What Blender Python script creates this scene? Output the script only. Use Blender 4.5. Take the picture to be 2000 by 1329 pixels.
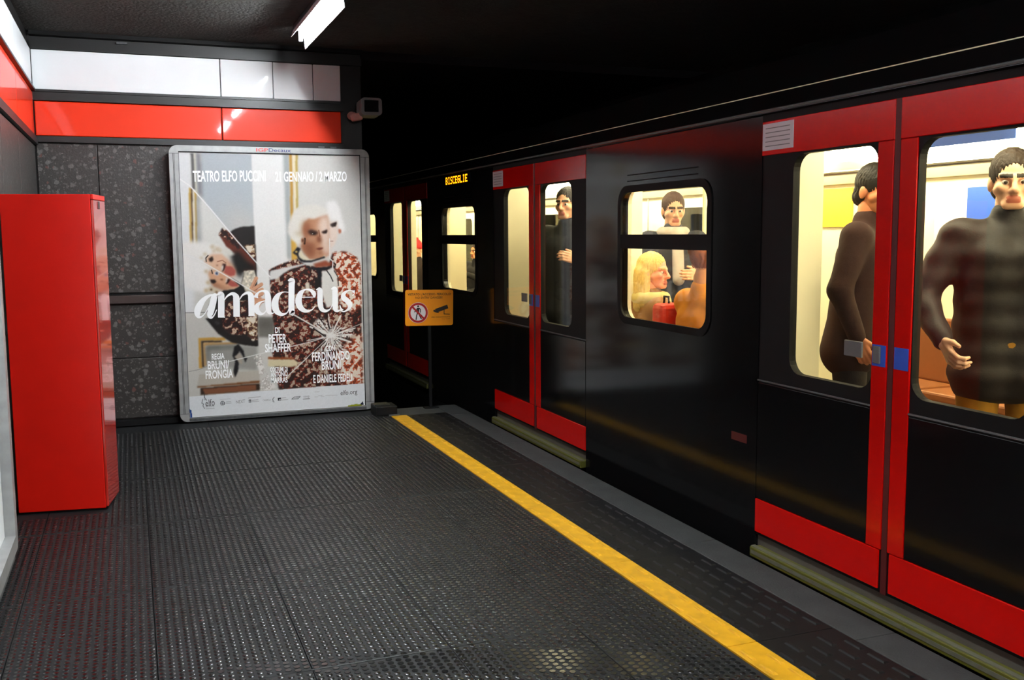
import bpy, bmesh, math, random
import numpy as np
from mathutils import Vector, Matrix

random.seed(4); rng = np.random.default_rng(4)
SC = bpy.context.scene
for o in list(bpy.data.objects): bpy.data.objects.remove(o)
COL = SC.collection

# ------------------------------------------------------------------ camera
YAW, PITCH, ROLL, FOC, EYE = 0.367529, 0.108072, -0.006956, 1924.94, 1.5
fw = Vector((math.sin(YAW)*math.cos(PITCH), math.cos(YAW)*math.cos(PITCH), -math.sin(PITCH)))
rt = Vector((math.cos(YAW), -math.sin(YAW), 0)); up = rt.cross(fw)
r2 = rt*math.cos(ROLL) + up*math.sin(ROLL); u2 = -rt*math.sin(ROLL) + up*math.cos(ROLL)
cd = bpy.data.cameras.new('camera'); cam = bpy.data.objects.new('camera', cd); COL.objects.link(cam)
cam.matrix_world = Matrix(((r2.x, u2.x, -fw.x, 0), (r2.y, u2.y, -fw.y, 0), (r2.z, u2.z, -fw.z, EYE), (0, 0, 0, 1)))
cd.sensor_width = 36; cd.lens = 36*FOC/2000; cd.clip_start = .02; cd.clip_end = 200
SC.camera = cam

# ------------------------------------------------------------------ world, exposure
wd = bpy.data.worlds.new('world'); SC.world = wd; wd.use_nodes = True
wd.node_tree.nodes['Background'].inputs[0].default_value = (.02, .022, .026, 1)
wd.node_tree.nodes['Background'].inputs[1].default_value = .02
vs = SC.view_settings
vs.view_transform = 'Standard'; vs.look = 'None'; vs.gamma = 1; vs.use_curve_mapping = False
vs.exposure = 0.0
TUBE = 800.0        # radiance of the fluorescent tubes over the platform
STRIP = 34.0        # radiance of the strips inside the train
REAR = 950.0        # radiance of the open fittings further back along the platform

# ------------------------------------------------------------------ helpers
def lin(c): return tuple(((v/255+.055)/1.055)**2.4 if v > 10 else v/255/12.92 for v in c)
MATS = {}
def mat(name, col, rough=.5, metal=0, spec=.5, emit=None, noise=0, nscale=20, bump=0, bscale=60, coat=0, rvar=0):
    """principled material; col is sRGB 0-255; noise varies the colour, bump adds fine relief"""
    m = bpy.data.materials.new(name); m.use_nodes = True; nt = m.node_tree; b = nt.nodes['Principled BSDF']
    c = (*lin(col), 1)
    b.inputs['Base Color'].default_value = c; b.inputs['Roughness'].default_value = rough
    b.inputs['Metallic'].default_value = metal; b.inputs['Specular IOR Level'].default_value = spec
    b.inputs['Coat Weight'].default_value = coat; b.inputs['Coat Roughness'].default_value = .04
    if emit: b.inputs['Emission Color'].default_value = (*lin(emit[0]), 1); b.inputs['Emission Strength'].default_value = emit[1]
    if noise or bump or rvar:
        tc = nt.nodes.new('ShaderNodeTexCoord')
    if noise or rvar:
        n = nt.nodes.new('ShaderNodeTexNoise'); n.inputs['Scale'].default_value = nscale; n.inputs['Detail'].default_value = 6
        nt.links.new(tc.outputs['Object'], n.inputs['Vector'])
    if noise:
        mx = nt.nodes.new('ShaderNodeMix'); mx.data_type = 'RGBA'
        mx.inputs[6].default_value = (*[v*(1-noise) for v in c[:3]], 1); mx.inputs[7].default_value = (*[min(1, v*(1+noise)) for v in c[:3]], 1)
        nt.links.new(n.outputs['Fac'], mx.inputs[0]); nt.links.new(mx.outputs[2], b.inputs['Base Color'])
    if rvar:
        mr = nt.nodes.new('ShaderNodeMapRange'); mr.inputs[1].default_value = .35; mr.inputs[2].default_value = .65
        mr.inputs[3].default_value = max(0, rough-rvar); mr.inputs[4].default_value = min(1, rough+rvar)
        nt.links.new(n.outputs['Fac'], mr.inputs[0]); nt.links.new(mr.outputs[0], b.inputs['Roughness'])
    if bump:
        n2 = nt.nodes.new('ShaderNodeTexNoise'); n2.inputs['Scale'].default_value = bscale; n2.inputs['Detail'].default_value = 5
        nt.links.new(tc.outputs['Object'], n2.inputs['Vector'])
        bp = nt.nodes.new('ShaderNodeBump'); bp.inputs['Strength'].default_value = bump; bp.inputs['Distance'].default_value = .01
        nt.links.new(n2.outputs['Fac'], bp.inputs['Height']); nt.links.new(bp.outputs[0], b.inputs['Normal'])
    MATS[name] = m; return m

def granite_mat():
    m = mat('speckled_granite', (58, 54, 52), .38, bump=.15, bscale=90); nt = m.node_tree; b = nt.nodes['Principled BSDF']
    tc = nt.nodes.new('ShaderNodeTexCoord')
    ns = nt.nodes.new('ShaderNodeTexNoise'); ns.inputs['Scale'].default_value = 40; ns.inputs['Detail'].default_value = 4
    va = nt.nodes.new('ShaderNodeVectorMath'); va.operation = 'SCALE'; va.inputs[3].default_value = .035
    vb = nt.nodes.new('ShaderNodeVectorMath'); vb.operation = 'ADD'
    L = nt.links.new
    L(tc.outputs['Object'], ns.inputs['Vector']); L(ns.outputs['Color'], va.inputs[0]); L(va.outputs[0], vb.inputs[0]); L(tc.outputs['Object'], vb.inputs[1])
    last = None
    for sc, th, colr, cut in ((19, .30, (112, 110, 107), .52), (34, .28, (92, 89, 87), .40), (24, .26, (112, 66, 60), .90), (60, .22, (124, 121, 116), .70)):
        v = nt.nodes.new('ShaderNodeTexVoronoi'); v.inputs['Scale'].default_value = sc; L(vb.outputs[0], v.inputs['Vector'])
        lt = nt.nodes.new('ShaderNodeMapRange'); lt.inputs[1].default_value = th; lt.inputs[2].default_value = th+.08; lt.inputs[3].default_value = 1; lt.inputs[4].default_value = 0
        L(v.outputs['Distance'], lt.inputs[0])
        sp = nt.nodes.new('ShaderNodeSeparateColor'); L(v.outputs['Color'], sp.inputs[0])
        gt = nt.nodes.new('ShaderNodeMath'); gt.operation = 'GREATER_THAN'; gt.inputs[1].default_value = cut; L(sp.outputs[0], gt.inputs[0])
        mu = nt.nodes.new('ShaderNodeMath'); mu.operation = 'MULTIPLY'; L(lt.outputs[0], mu.inputs[0]); L(gt.outputs[0], mu.inputs[1])
        m2 = nt.nodes.new('ShaderNodeMath'); m2.operation = 'MULTIPLY'; m2.inputs[1].default_value = .62; L(mu.outputs[0], m2.inputs[0])
        mx = nt.nodes.new('ShaderNodeMix'); mx.data_type = 'RGBA'; mx.inputs[7].default_value = (*lin(colr), 1)
        if last is None: mx.inputs[6].default_value = (*lin((48, 45, 43)), 1)
        else: L(last, mx.inputs[6])
        L(m2.outputs[0], mx.inputs[0]); last = mx.outputs[2]
    L(last, b.inputs['Base Color']); return m

def glass_mat(name, tint, refl=.08, rough=.02):
    m = bpy.data.materials.new(name); m.use_nodes = True; nt = m.node_tree; nt.nodes.clear()
    o = nt.nodes.new('ShaderNodeOutputMaterial'); t = nt.nodes.new('ShaderNodeBsdfTransparent'); g = nt.nodes.new('ShaderNodeBsdfGlossy')
    t.inputs[0].default_value = (*tint, 1); g.inputs['Roughness'].default_value = rough
    # Schlick reflectance from the facing angle, the same on both sides of the thin pane
    lw = nt.nodes.new('ShaderNodeLayerWeight'); lw.inputs[0].default_value = .5
    pw = nt.nodes.new('ShaderNodeMath'); pw.operation = 'POWER'; pw.inputs[1].default_value = 5; nt.links.new(lw.outputs['Facing'], pw.inputs[0])
    f = nt.nodes.new('ShaderNodeMath'); f.operation = 'MULTIPLY_ADD'; f.inputs[1].default_value = .9; f.inputs[2].default_value = .035; nt.links.new(pw.outputs[0], f.inputs[0])
    mx = nt.nodes.new('ShaderNodeMixShader')
    nt.links.new(f.outputs[0], mx.inputs[0]); nt.links.new(t.outputs[0], mx.inputs[1]); nt.links.new(g.outputs[0], mx.inputs[2]); nt.links.new(mx.outputs[0], o.inputs[0])
    MATS[name] = m; return m

def tag(o, label=None, cat=None, group=None, kind=None):
    if label: o['label'] = label
    if cat: o['category'] = cat
    if group: o['group'] = group
    if kind: o['kind'] = kind
    return o
def link(name, me, m=None, parent=None, loc=None):
    o = bpy.data.objects.new(name, me); COL.objects.link(o)
    if m is not None and not me.materials: me.materials.append(m)
    if parent: o.parent = parent
    if loc: o.location = loc
    return o
def empty(name, loc=(0, 0, 0), rz=0):
    o = bpy.data.objects.new(name, None); COL.objects.link(o); o.location = loc; o.rotation_euler.z = rz
    o.empty_display_size = .1; return o
def struct(o): o['kind'] = 'structure'; return o

class MB:
    """collects simple solids into one mesh"""
    def __init__(s): s.v = []; s.f = []
    def add(s, vs, fs):
        n = len(s.v); s.v += [tuple(p) for p in vs]; s.f += [[i+n for i in f] for f in fs]; return s
    def box(s, x0, x1, y0, y1, z0, z1):
        return s.add([(x, y, z) for z in (z0, z1) for y in (y0, y1) for x in (x0, x1)],
                     [(0, 2, 3, 1), (4, 5, 7, 6), (0, 1, 5, 4), (2, 6, 7, 3), (0, 4, 6, 2), (1, 3, 7, 5)])
    def chbox(s, x0, x1, y0, y1, z0, z1, c=.004):
        bm = bmesh.new(); bmesh.ops.create_cube(bm, size=1)
        for v in bm.verts: v.co = ((x0+x1)/2+v.co.x*(x1-x0), (y0+y1)/2+v.co.y*(y1-y0), (z0+z1)/2+v.co.z*(z1-z0))
        bmesh.ops.bevel(bm, geom=bm.edges[:]+bm.verts[:], offset=c, segments=2, profile=.5, affect='EDGES')
        bm.verts.index_update(); s.add([v.co for v in bm.verts], [[v.index for v in f.verts] for f in bm.faces]); bm.free(); return s
    def prism(s, pts, axis, a, b):
        """polygon pts (u,v) extruded along axis from a to b"""
        def P(u, v, w): return {'x': (w, u, v), 'y': (u, w, v), 'z': (u, v, w)}[axis]
        n = len(pts); vs = [P(u, v, a) for u, v in pts]+[P(u, v, b) for u, v in pts]
        return s.add(vs, [list(range(n))[::-1], list(range(n, 2*n))]+[(i, (i+1) % n, n+(i+1) % n, n+i) for i in range(n)])
    def tube(s, path, r, n=10):
        rings = []; P = [Vector(p) for p in path]
        for i, p in enumerate(P):
            t = (P[min(i+1, len(P)-1)]-P[max(i-1, 0)]).normalized()
            a = Vector((0, 0, 1)) if abs(t.z) < .9 else Vector((1, 0, 0)); e1 = t.cross(a).normalized(); e2 = t.cross(e1)
            rings.append([p+(e1*math.cos(k*2*math.pi/n)+e2*math.sin(k*2*math.pi/n))*r for k in range(n)])
        vs = [v for R in rings for v in R]; fs = [list(range(n)), list(range((len(P)-1)*n, len(P)*n))[::-1]]
        for i in range(len(P)-1):
            for k in range(n): fs.append((i*n+k, i*n+(k+1) % n, (i+1)*n+(k+1) % n, (i+1)*n+k))
        return s.add(vs, fs)
    def lathe(s, prof, c, n=20):
        """prof (r,z) turned about the vertical through c"""
        vs = [(c[0]+r*math.cos(k*2*math.pi/n), c[1]+r*math.sin(k*2*math.pi/n), c[2]+z) for r, z in prof for k in range(n)]
        fs = [(i*n+k, i*n+(k+1) % n, (i+1)*n+(k+1) % n, (i+1)*n+k) for i in range(len(prof)-1) for k in range(n)]
        fs += [list(range(n))[::-1], list(range((len(prof)-1)*n, len(prof)*n))]
        return s.add(vs, fs)
    def plate(s, axis, a, b, u0, u1, v0, v1, hole=None, r=.05, outer_r=0, k=5):
        """slab from a to b along axis, rectangle u0..u1 x v0..v1, with a rounded-rectangle hole (hu0,hu1,hv0,hv1)"""
        def rr(x0, x1, y0, y1, r):
            r = max(r, 1e-5); o = []
            for cx, cy, t0 in ((x1-r, y1-r, 0), (x0+r, y1-r, 90), (x0+r, y0+r, 180), (x1-r, y0+r, 270)):
                o += [(cx+r*math.cos(math.radians(t0+90*i/k)), cy+r*math.sin(math.radians(t0+90*i/k))) for i in range(k+1)]
            return o
        out = rr(u0, u1, v0, v1, outer_r)
        if not hole: return s.prism(out, axis, a, b)
        inn = rr(*hole, r)
        def P(u, v, w): return {'x': (w, u, v), 'y': (u, w, v), 'z': (u, v, w)}[axis]
        n = len(out); vs = [P(*p, a) for p in out]+[P(*p, a) for p in inn]+[P(*p, b) for p in out]+[P(*p, b) for p in inn]; fs = []
        for i in range(n):
            j = (i+1) % n
            fs += [(i, n+i, n+j, j), (2*n+i, 2*n+j, 3*n+j, 3*n+i), (i, j, 2*n+j, 2*n+i), (n+i, 3*n+i, 3*n+j, n+j)]
        return s.add(vs, fs)
    def mesh(s, name, fix=True):
        me = bpy.data.meshes.new(name); me.from_pydata(s.v, [], s.f)
        if fix:
            bm = bmesh.new(); bm.from_mesh(me); bmesh.ops.remove_doubles(bm, verts=bm.verts, dist=1e-6); bmesh.ops.recalc_face_normals(bm, faces=bm.faces); bm.to_mesh(me); bm.free()
        me.update(); return me
    def build(s, name, m, parent=None, loc=None, smooth=False):
        me = s.mesh(name)
        if smooth: me.polygons.foreach_set('use_smooth', [True]*len(me.polygons))
        return link(name, me, m, parent, loc)

def np_mesh(name, V, F, smooth=True):
    """V (N,3) array, F (M,k) array of equal-sided faces"""
    me = bpy.data.meshes.new(name); V = np.asarray(V, np.float32); F = np.asarray(F, np.int32); k = F.shape[1]
    me.vertices.add(len(V)); me.vertices.foreach_set('co', V.ravel())
    me.loops.add(F.size); me.loops.foreach_set('vertex_index', F.ravel())
    me.polygons.add(len(F)); me.polygons.foreach_set('loop_start', np.arange(0, F.size, k, dtype=np.int32)); 
    me.update(calc_edges=True)
    if smooth: me.polygons.foreach_set('use_smooth', np.ones(len(F), bool))
    return me

def text_shape(s, bold=0.0, shear=0.0):
    cu = bpy.data.curves.new('t', 'FONT'); cu.body = s; cu.offset = bold; cu.shear = shear; cu.resolution_u = 3
    o = bpy.data.objects.new('t', cu); COL.objects.link(o)
    me = bpy.data.meshes.new_from_object(o.evaluated_get(bpy.context.evaluated_depsgraph_get()))
    v = np.zeros(len(me.vertices)*3); me.vertices.foreach_get('co', v); v = v.reshape(-1, 3)
    f = [list(p.vertices) for p in me.polygons]
    bpy.data.objects.remove(o); bpy.data.curves.remove(cu); bpy.data.meshes.remove(me); return v, f
def lettering(s, m, parent, org, ex, ez, w, h, bold=0.0, name='lettering'):
    """flat lettering whose box is w x h, lower left corner at org, along ex (reading) and ez (up)"""
    v, f = text_shape(s, bold); lo = v.min(0); hi = v.max(0)
    u = (v-lo)/np.maximum(hi-lo, 1e-9); ex = np.array(ex, float); ez = np.array(ez, float)
    P = np.array(org)+u[:, :1]*ex*w+u[:, 1:2]*ez*h
    me = bpy.data.meshes.new(name); me.from_pydata([tuple(p) for p in P], [], f); me.update()
    return link(name, me, m, parent)

# ------------------------------------------------------------------ materials
M_gran = granite_mat()
M_white = mat('white_enamel', (238, 241, 244), .35, noise=.03, nscale=6, coat=.35, bump=.02, bscale=9)
M_red = mat('red_enamel', (240, 52, 8), .4, spec=.3, noise=.04, nscale=5, coat=.6, bump=.05, bscale=11)
M_black = mat('black_trim', (18, 17, 17), .4, noise=.25, nscale=30)
M_plaster = mat('dark_plaster', (58, 58, 55), .95, spec=.1, noise=.3, nscale=14, bump=1.0, bscale=42)
M_rail = mat('brown_steel', (52, 38, 35), .4, noise=.3, nscale=20)
M_rubber = mat('black_rubber', (22, 23, 24), .6, spec=.15, noise=.14, nscale=5)
M_stud = mat('worn_rubber', (13, 14, 15), .2, spec=.34, noise=.10, nscale=5)
M_tact = mat('dark_tactile_rubber', (12, 12, 13), .5, spec=.14, noise=.3, nscale=8)
M_yellow = mat('yellow_rubber', (178, 132, 10), .45, spec=.35, noise=.5, nscale=13)
M_stone = mat('grey_stone', (46, 47, 46), .75, spec=.15, noise=.45, nscale=9, bump=.2, bscale=120)
M_dark = mat('tunnel_concrete', (24, 24, 25), .95, spec=.1, noise=.3, nscale=3, bump=.4, bscale=12)
M_alu = mat('brushed_aluminium', (160, 162, 162), .45, metal=.5, noise=.3, nscale=16, bump=.05, bscale=70)
M_alud = mat('worn_aluminium', (84, 86, 88), .5, metal=.4, noise=.55, nscale=45)
M_cab = mat('red_lacquer', (204, 17, 2), .42, spec=.3, noise=.10, nscale=7, coat=.05, bump=.04, bscale=120)
M_cabside = mat('red_lacquer_gloss', (176, 40, 30), .12, noise=.12, nscale=7, coat=.6)  # side door: a duller red with a glossier surface than the body
M_blackp = mat('black_gloss_paint', (13, 13, 14), .12, spec=.22, noise=.15, nscale=4)
M_blackm = mat('black_matt', (5, 5, 6), .6, spec=.2, noise=.2, nscale=8)
M_tred = mat('train_red_paint', (188, 7, 3), .2, spec=.4, noise=.06, nscale=4, coat=.15)
M_tredd = mat('dark_red_seal', (74, 12, 12), .5, noise=.1, nscale=6)
M_cream = mat('cream_laminate', (238, 230, 198), .45, noise=.03, nscale=4)
M_ifloor = mat('train_floor_vinyl', (70, 66, 60), .6, noise=.15, nscale=20)
M_pole = mat('cream_pole', (240, 228, 180), .3)
M_steel = mat('steel', (190, 190, 188), .25, metal=.9, noise=.05)
M_seat = mat('brown_seat', (128, 74, 34), .5, noise=.1)
M_blue = mat('blue_sign', (40, 84, 190), .4, noise=.06)
M_signy = mat('yellow_sign', (226, 176, 40), .4, noise=.05)
M_label = mat('white_sticker', (206, 206, 212), .4, noise=.03)
M_ink = mat('dark_print', (30, 26, 24), .6, noise=.05)
M_inkred = mat('red_print', (226, 60, 62), .5, noise=.03)
M_inkblue = mat('blue_print', (38, 46, 110), .5, noise=.03)
M_inkwhite = mat('white_print', (246, 248, 250), .5, noise=.02)
M_inkgrey = mat('grey_print', (118, 120, 124), .5, noise=.03)
M_orange = mat('orange_sign', (224, 138, 14), .35, noise=.1, nscale=9)
M_prohib = mat('signal_red', (150, 14, 22), .4, noise=.04)
M_tubeM = mat('tube_glow', (255, 255, 255), .4, emit=((244, 250, 253), TUBE))
M_rearM = mat('rear_tube_glow', (255, 255, 255), .4, emit=((248, 250, 252), REAR))
M_strip = mat('train_light_glow', (255, 250, 235), .4, emit=((255, 243, 205), STRIP))
M_led = mat('led_glow', (255, 160, 20), .4, emit=((255, 150, 10), 3.0))
M_refl = mat('white_reflector', (236, 240, 244), .3, noise=.02)
M_glass = glass_mat('window_glass', (.93, .94, .92))
M_lens = mat('camera_window', (16, 17, 19), .08, noise=.05)
M_house = mat('grey_plastic', (92, 94, 94), .45, noise=.08)
M_arm = mat('pink_bracket', (176, 128, 118), .5, noise=.2, nscale=40)  # pinkish base colour of the camera arm and its wall fixing
M_step = mat('yellow_edge', (78, 78, 18), .5, noise=.25, nscale=14)
M_stepm = mat('ribbed_step_metal', (104, 104, 88), .45, metal=.3, noise=.3, nscale=30)

# ------------------------------------------------------------------ room shell
WX, EX, EY = -.635, 1.88, 8.38         # left wall, right end of the end wall, end wall plane
EDGE, TX = 2.61, 2.75                  # platform edge, train side
CEIL = 3.03
fl = struct(MB().box(WX-.3, EDGE, -6, 8.15, -1.1, -.02).box(WX-.3, 1.95, 8.15, EY, -1.1, -.02).build('floor', M_dark))
fl['label'] = 'platform floor of dark studded rubber tiles with a yellow strip along the edge'
MB().box(EX, EDGE-.001, 8.15, 8.20, -1.0, -.001).build('end_riser', M_stone, fl)
struct(MB().box(WX-.3, 6.2, -6, EY, CEIL, CEIL+.2).build('ceiling', M_plaster))
struct(MB().box(EX, 6.2, EY, 42, 2.96, 3.2).build('ceiling_tunnel', M_dark))
struct(MB().box(EDGE, 6.2, -6, 42, -1.3, -1.15).build('floor_track', M_dark))
struct(MB().box(EX-.6, EDGE, 8.2, 42, -1.3, -1.15).build('floor_tunnel', M_dark))
struct(MB().box(5.9, 6.2, -6, 42, -1.3, 3.2).build('wall_right', M_dark))
struct(MB().box(EX-.25, EX-.01, EY+.35, 42, -1.3, 3.2).build('wall_tunnel', M_dark))
struct(MB().box(WX-.3, 6.2, -6.3, -6, -1.3, 3.2).build('wall_rear', M_plaster))
struct(MB().box(EX-.25, 6.2, 42, 42.3, -1.3, 3.2).build('wall_far', M_dark))

# left wall with its coloured bands
wl = struct(MB().box(WX-.3, WX-.02, -6, EY+.3, -1.1, CEIL).build('wall_left', M_black))
def panel(parent, name, m, axis, at, u0, u1, z0, z1, proud=.02, c=.004):
    b = MB()
    if axis == 'y': b.chbox(u0, u1, at-proud, at+.015, z0, z1, c)
    else: b.chbox(at-.015, at+proud, u0, u1, z0, z1, c)
    return b.build(name, m, parent)
lj = [8.36, 7.143, 6.17, 5.2, 4.22]
for i in range(len(lj)-1):
    a, b = lj[i+1]+.003, lj[i]-.003
    panel(wl, 'granite_panel', M_gran, 'x', WX-.015, a, b, 1.05, 2.185, .012)
    panel(wl, 'granite_panel', M_gran, 'x', WX-.015, a, b, .06, .98, .012)
    panel(wl, 'red_panel', M_red, 'x', WX-.015, a, b, 2.262, 2.585, .016, .006)
    panel(wl, 'white_panel', M_white, 'x', WX-.015, a, b, 2.612, 2.90, .016, .004)
panel(wl, 'granite_panel', M_gran, 'x', WX-.015, -5.9, 4.214, .06, 2.185, .012)
panel(wl, 'red_panel', M_red, 'x', WX-.015, -5.9, 4.214, 2.262, 2.585, .016)
panel(wl, 'white_panel', M_white, 'x', WX-.015, -5.9, 4.214, 2.612, 2.90, .016)
for z0, z1, pr in ((2.19, 2.235, .022), (2.24, 2.256, .012), (2.59, 2.606, .024)):
    MB().box(WX-.015, WX+pr, -5.9, EY-.02, z0, z1).build('band_trim', M_black, wl)

# end wall
we = struct(MB().box(WX-.3, EX, EY+.02, EY+.6, -1.1, CEIL).build('wall_end', M_black))
we['label'] = 'end wall with white and red bands over speckled granite panels'
for a, b, d in ((-.632, .732, 0), (.738, 1.146, .004), (1.152, 1.472, -.006), (1.479, 1.702, -.002)):
    panel(we, 'white_panel', M_white, 'y', EY+.012, a, b, 2.608, 2.900, .016+d)
for a, b in ((-.628, .733), (.738, 1.700)):
    panel(we, 'red_panel', M_red, 'y', EY+.012, a, b, 2.262, 2.520, .016, .007)
for a, b in ((-.63, -.207), (-.201, .33), (.336, .9), (.906, 1.5), (1.506, 1.86)):
    panel(we, 'granite_panel', M_gran, 'y', EY+.012, a, b, 1.05, 2.205, .012)
    panel(we, 'granite_panel', M_gran, 'y', EY+.012, a, b, .53, .955, .010)
    panel(we, 'granite_panel', M_gran, 'y', EY+.012, a, b, .045, .525, .012)
MB().chbox(WX, EX-.02, EY-.035, EY+.02, .965, 1.032, .006).build('wall_rail', M_rail, we)
MB().box(WX, EX-.03, EY-.012, EY+.02, 1.033, 1.046).build('wall_rail', M_blackm, we)
for z0, z1, pr in ((2.212, 2.25, .03), (2.252, 2.259, .012), (2.524, 2.585, .026), (2.587, 2.604, .034), (2.904, 2.965, .02)):
    MB().box(WX, 1.72 if z0 < 2.9 else EX, EY-pr, EY+.02, z0, z1).build('band_trim', M_black, we)
for x in (1.50, 1.60): MB().box(x, x+.05, EY-.034, EY-.03, 2.218, 2.23).build('fixing_clip', M_alud, we)
MB().chbox(-.03, .05, EY-.01, EY+.02, 2.972, 2.988, .002).build('fixing_clip', M_alud, we)
bb = struct(MB().box(WX, EX, EY-.05, EY+.02, -.01, .035).build('baseboard_end', M_blackm))

# ------------------------------------------------------------------ floor tiles, studs, strips
xs = [WX, -.477, .023, .523, 1.023, 1.523, 1.948]; ys = [-.85, .2, 1.24, 2.27, 3.30, 4.345, 5.37, 6.4, 7.42, 8.2]
g = .0018
for i in range(len(xs)-1):
    for j in range(len(ys)-1):
        e = rng.uniform(-.0006, .0006)
        MB().box(xs[i]+g, xs[i+1]-g, ys[j]+g, ys[j+1]-g, -.02, e).build('rubber_tile', M_rubber, fl)
MB().box(WX, EDGE-.2, -6, -.852, -.02, 0).build('rubber_tile', M_rubber, fl)
MB().box(.52, .98, 3.302, 3.3045, -.004, .0015).build('joint_fillet', M_alud, fl)
# studs: staggered rows; the 300 nearest in view one by one, the rest as one field
PX, PY = .5/16, .0303
pts = []
for ci, x in enumerate(np.arange(.023-21*PX+PX/2, 1.940, PX)):
    yy = 3.30+PY*np.arange(-56, 154)+(PY/2 if ci % 2 else 0)
    pts.append(np.stack([np.full_like(yy, x), yy], 1))
pts = np.concatenate(pts)
ok = np.ones(len(pts), bool)
for x in xs: ok &= abs(pts[:, 0]-x) > .0100
for y in ys: ok &= abs(pts[:, 1]-y) > .0105
ok &= ~((pts[:, 0] < -.15) & (pts[:, 1] > 5.68) & (pts[:, 1] < 6.2))
ok &= (pts[:, 0] > -.622) & (pts[:, 1] < 7.98)
pts = pts[ok]
def stud_geo(n, r=.0118, h=.0022):
    a = np.arange(n)*2*math.pi/n; rings = [(r, -.001), (r*.97, h*.8), (r*.91, h)]
    V = np.concatenate([np.stack([q*np.cos(a), q*np.sin(a), np.full(n, z)], 1) for q, z in rings]+[np.array([[0, 0, h*1.005]])])
    F = []
    for k in range(2):
        for i in range(n): F.append((k*n+i, k*n+(i+1) % n, (k+1)*n+(i+1) % n, (k+1)*n+i))
    T = [(2*n+i, 2*n+(i+1) % n, 3*n) for i in range(n)]
    F += [(a_, b_, c_, c_) for a_, b_, c_ in T]
    return V, F
inview = pts[:, 1]+.42*pts[:, 0] > 3.50
dist = np.where(inview, np.hypot(pts[:, 0], pts[:, 1]), 1e9)
near = np.argsort(dist)[:300]; isnear = np.zeros(len(pts), bool); isnear[near] = True
V1, F1 = stud_geo(12)
sm = bpy.data.meshes.new('stud'); sm.from_pydata([tuple(v) for v in V1], [], [list(dict.fromkeys(f)) for f in F1]); sm.materials.append(M_stud)
for p in pts[isnear]: link('stud', sm, None, fl, (p[0], p[1], 0))
Vs, Fs = [], []; n0 = 0
for n, sel in ((9, ~isnear & (pts[:, 1] < 5)), (7, ~isnear & (pts[:, 1] >= 5))):
    V, F = stud_geo(n); Q = pts[sel]; wear = rng.uniform(.75, 1.05, len(Q))
    W = V[None]+np.concatenate([Q, np.zeros((len(Q), 1))], 1)[:, None]
    W[:, :, 2] = V[None, :, 2]*wear[:, None]
    tri = [f[:3] for f in F if f[2] == f[3]]; qd = [f for f in F if f[2] != f[3]]
    T = np.array(tri+[(f[0], f[1], f[2]) for f in qd]+[(f[0], f[2], f[3]) for f in qd])
    Vs.append(W.reshape(-1, 3)); Fs.append((T[None]+(np.arange(len(Q))*len(V))[:, None, None]+n0).reshape(-1, 3)); n0 += len(Q)*len(V)
sf = link('stud_field', np_mesh('stud_field', np.concatenate(Vs), np.concatenate(Fs), False), M_stud, fl); sf['kind'] = 'stuff'

def bar_mesh(L, w, h, name):
    b = MB(); prof = [(-w/2, 0), (-w*.36, h*.8), (-w*.2, h), (w*.2, h), (w*.36, h*.8), (w/2, 0)]
    t = [(L/2, 0), (L/2-.006, h*.8)]
    vs = [(x, -L/2+(.0 if z == 0 else .006), z) for x, z in prof]+[(x, L/2-(.0 if z == 0 else .006), z) for x, z in prof]
    n = 6; fs = [list(range(n)), list(range(n, 2*n))[::-1]]+[(i, n+i, n+(i+1) % n, (i+1) % n) for i in range(n)]
    return b.add(vs, fs).mesh(name)
by = bar_mesh(.088, .020, .005, 'raised_bar_yellow'); by.materials.append(M_yellow)
bk = bar_mesh(.088, .026, .0055, 'raised_bar_black'); bk.materials.append(M_tact)
yj = [-.0, 1.95, 2.925, 3.90, 4.892, 5.877, 6.862, 7.86]; yj[0] = .97
for a, b in zip(yj[:-1], yj[1:]):
    t = MB().chbox(1.953, 2.080, a+.0022, b-.0022, -.018, .003, .0015).build('yellow_tactile_tile', M_yellow, fl)
    n = 8
    for k in range(n):
        for x, o in ((1.978, .25), (2.052, .75)):
            y = a+(k+o)*(b-a)/n
            if a+.05 < y < b-.05: link('raised_bar', by, None, t, (x, y, .003))
    t = MB().chbox(2.083, 2.425, a+.0018, b-.0018, -.018, .001, .0015).build('black_tactile_tile', M_tact, fl)
    for r in range(5):
        for k in range(n):
            y = a+(k+(.25 if r % 2 else .72))*(b-a)/n
            if a+.05 < y < b-.05: link('raised_bar', bk, None, t, (2.107+r*.0715, y, .001))
cj = [-2.0, -.8, .4, 1.6, 2.8, 4.02, 5.245, 6.5, 7.7, 8.16]
for a, b in zip(cj[:-1], cj[1:]):
    MB().chbox(2.428, EDGE, a+.0015, b-.0015, -.2, .002, .004).build('edge_stone', M_stone, fl)
MB().chbox(2.0, 2.425, 7.865, 8.16, -.018, .001, .002).build('end_slab', M_stone, fl)
MB().chbox(1.953, 2.0, 7.865, 8.16, -.018, .001, .002).build('end_slab', M_stone, fl)

# ------------------------------------------------------------------ red cabinet
cab = empty('red_cabinet', (-.375, 5.94, 0), -.157)
tag(cab, 'tall plain red metal cabinet standing against the left wall', 'cabinet')
hw, hd, hh = .2295, .165, 1.722
MB().chbox(-hw, hw-.014, -hd, hd, .012, hh, .004).build('cabinet_body', M_cab, cab)
MB().chbox(hw-.013, hw, -hd+.002, hd-.004, .02, hh-.03, .003).build('side_door', M_cabside, cab)
MB().chbox(hw-.013, hw+.001, -hd+.002, hd-.004, hh-.027, hh, .002).build('lid_edge', M_cab, cab)
MB().chbox(hw-.002, hw+.006, -.035, -.010, hh-.075, hh-.035, .002).build('latch', M_alud, cab)
MB().box(-hw+.02, hw-.03, -hd+.02, hd-.02, 0, .012).build('plinth', M_blackm, cab)
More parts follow.
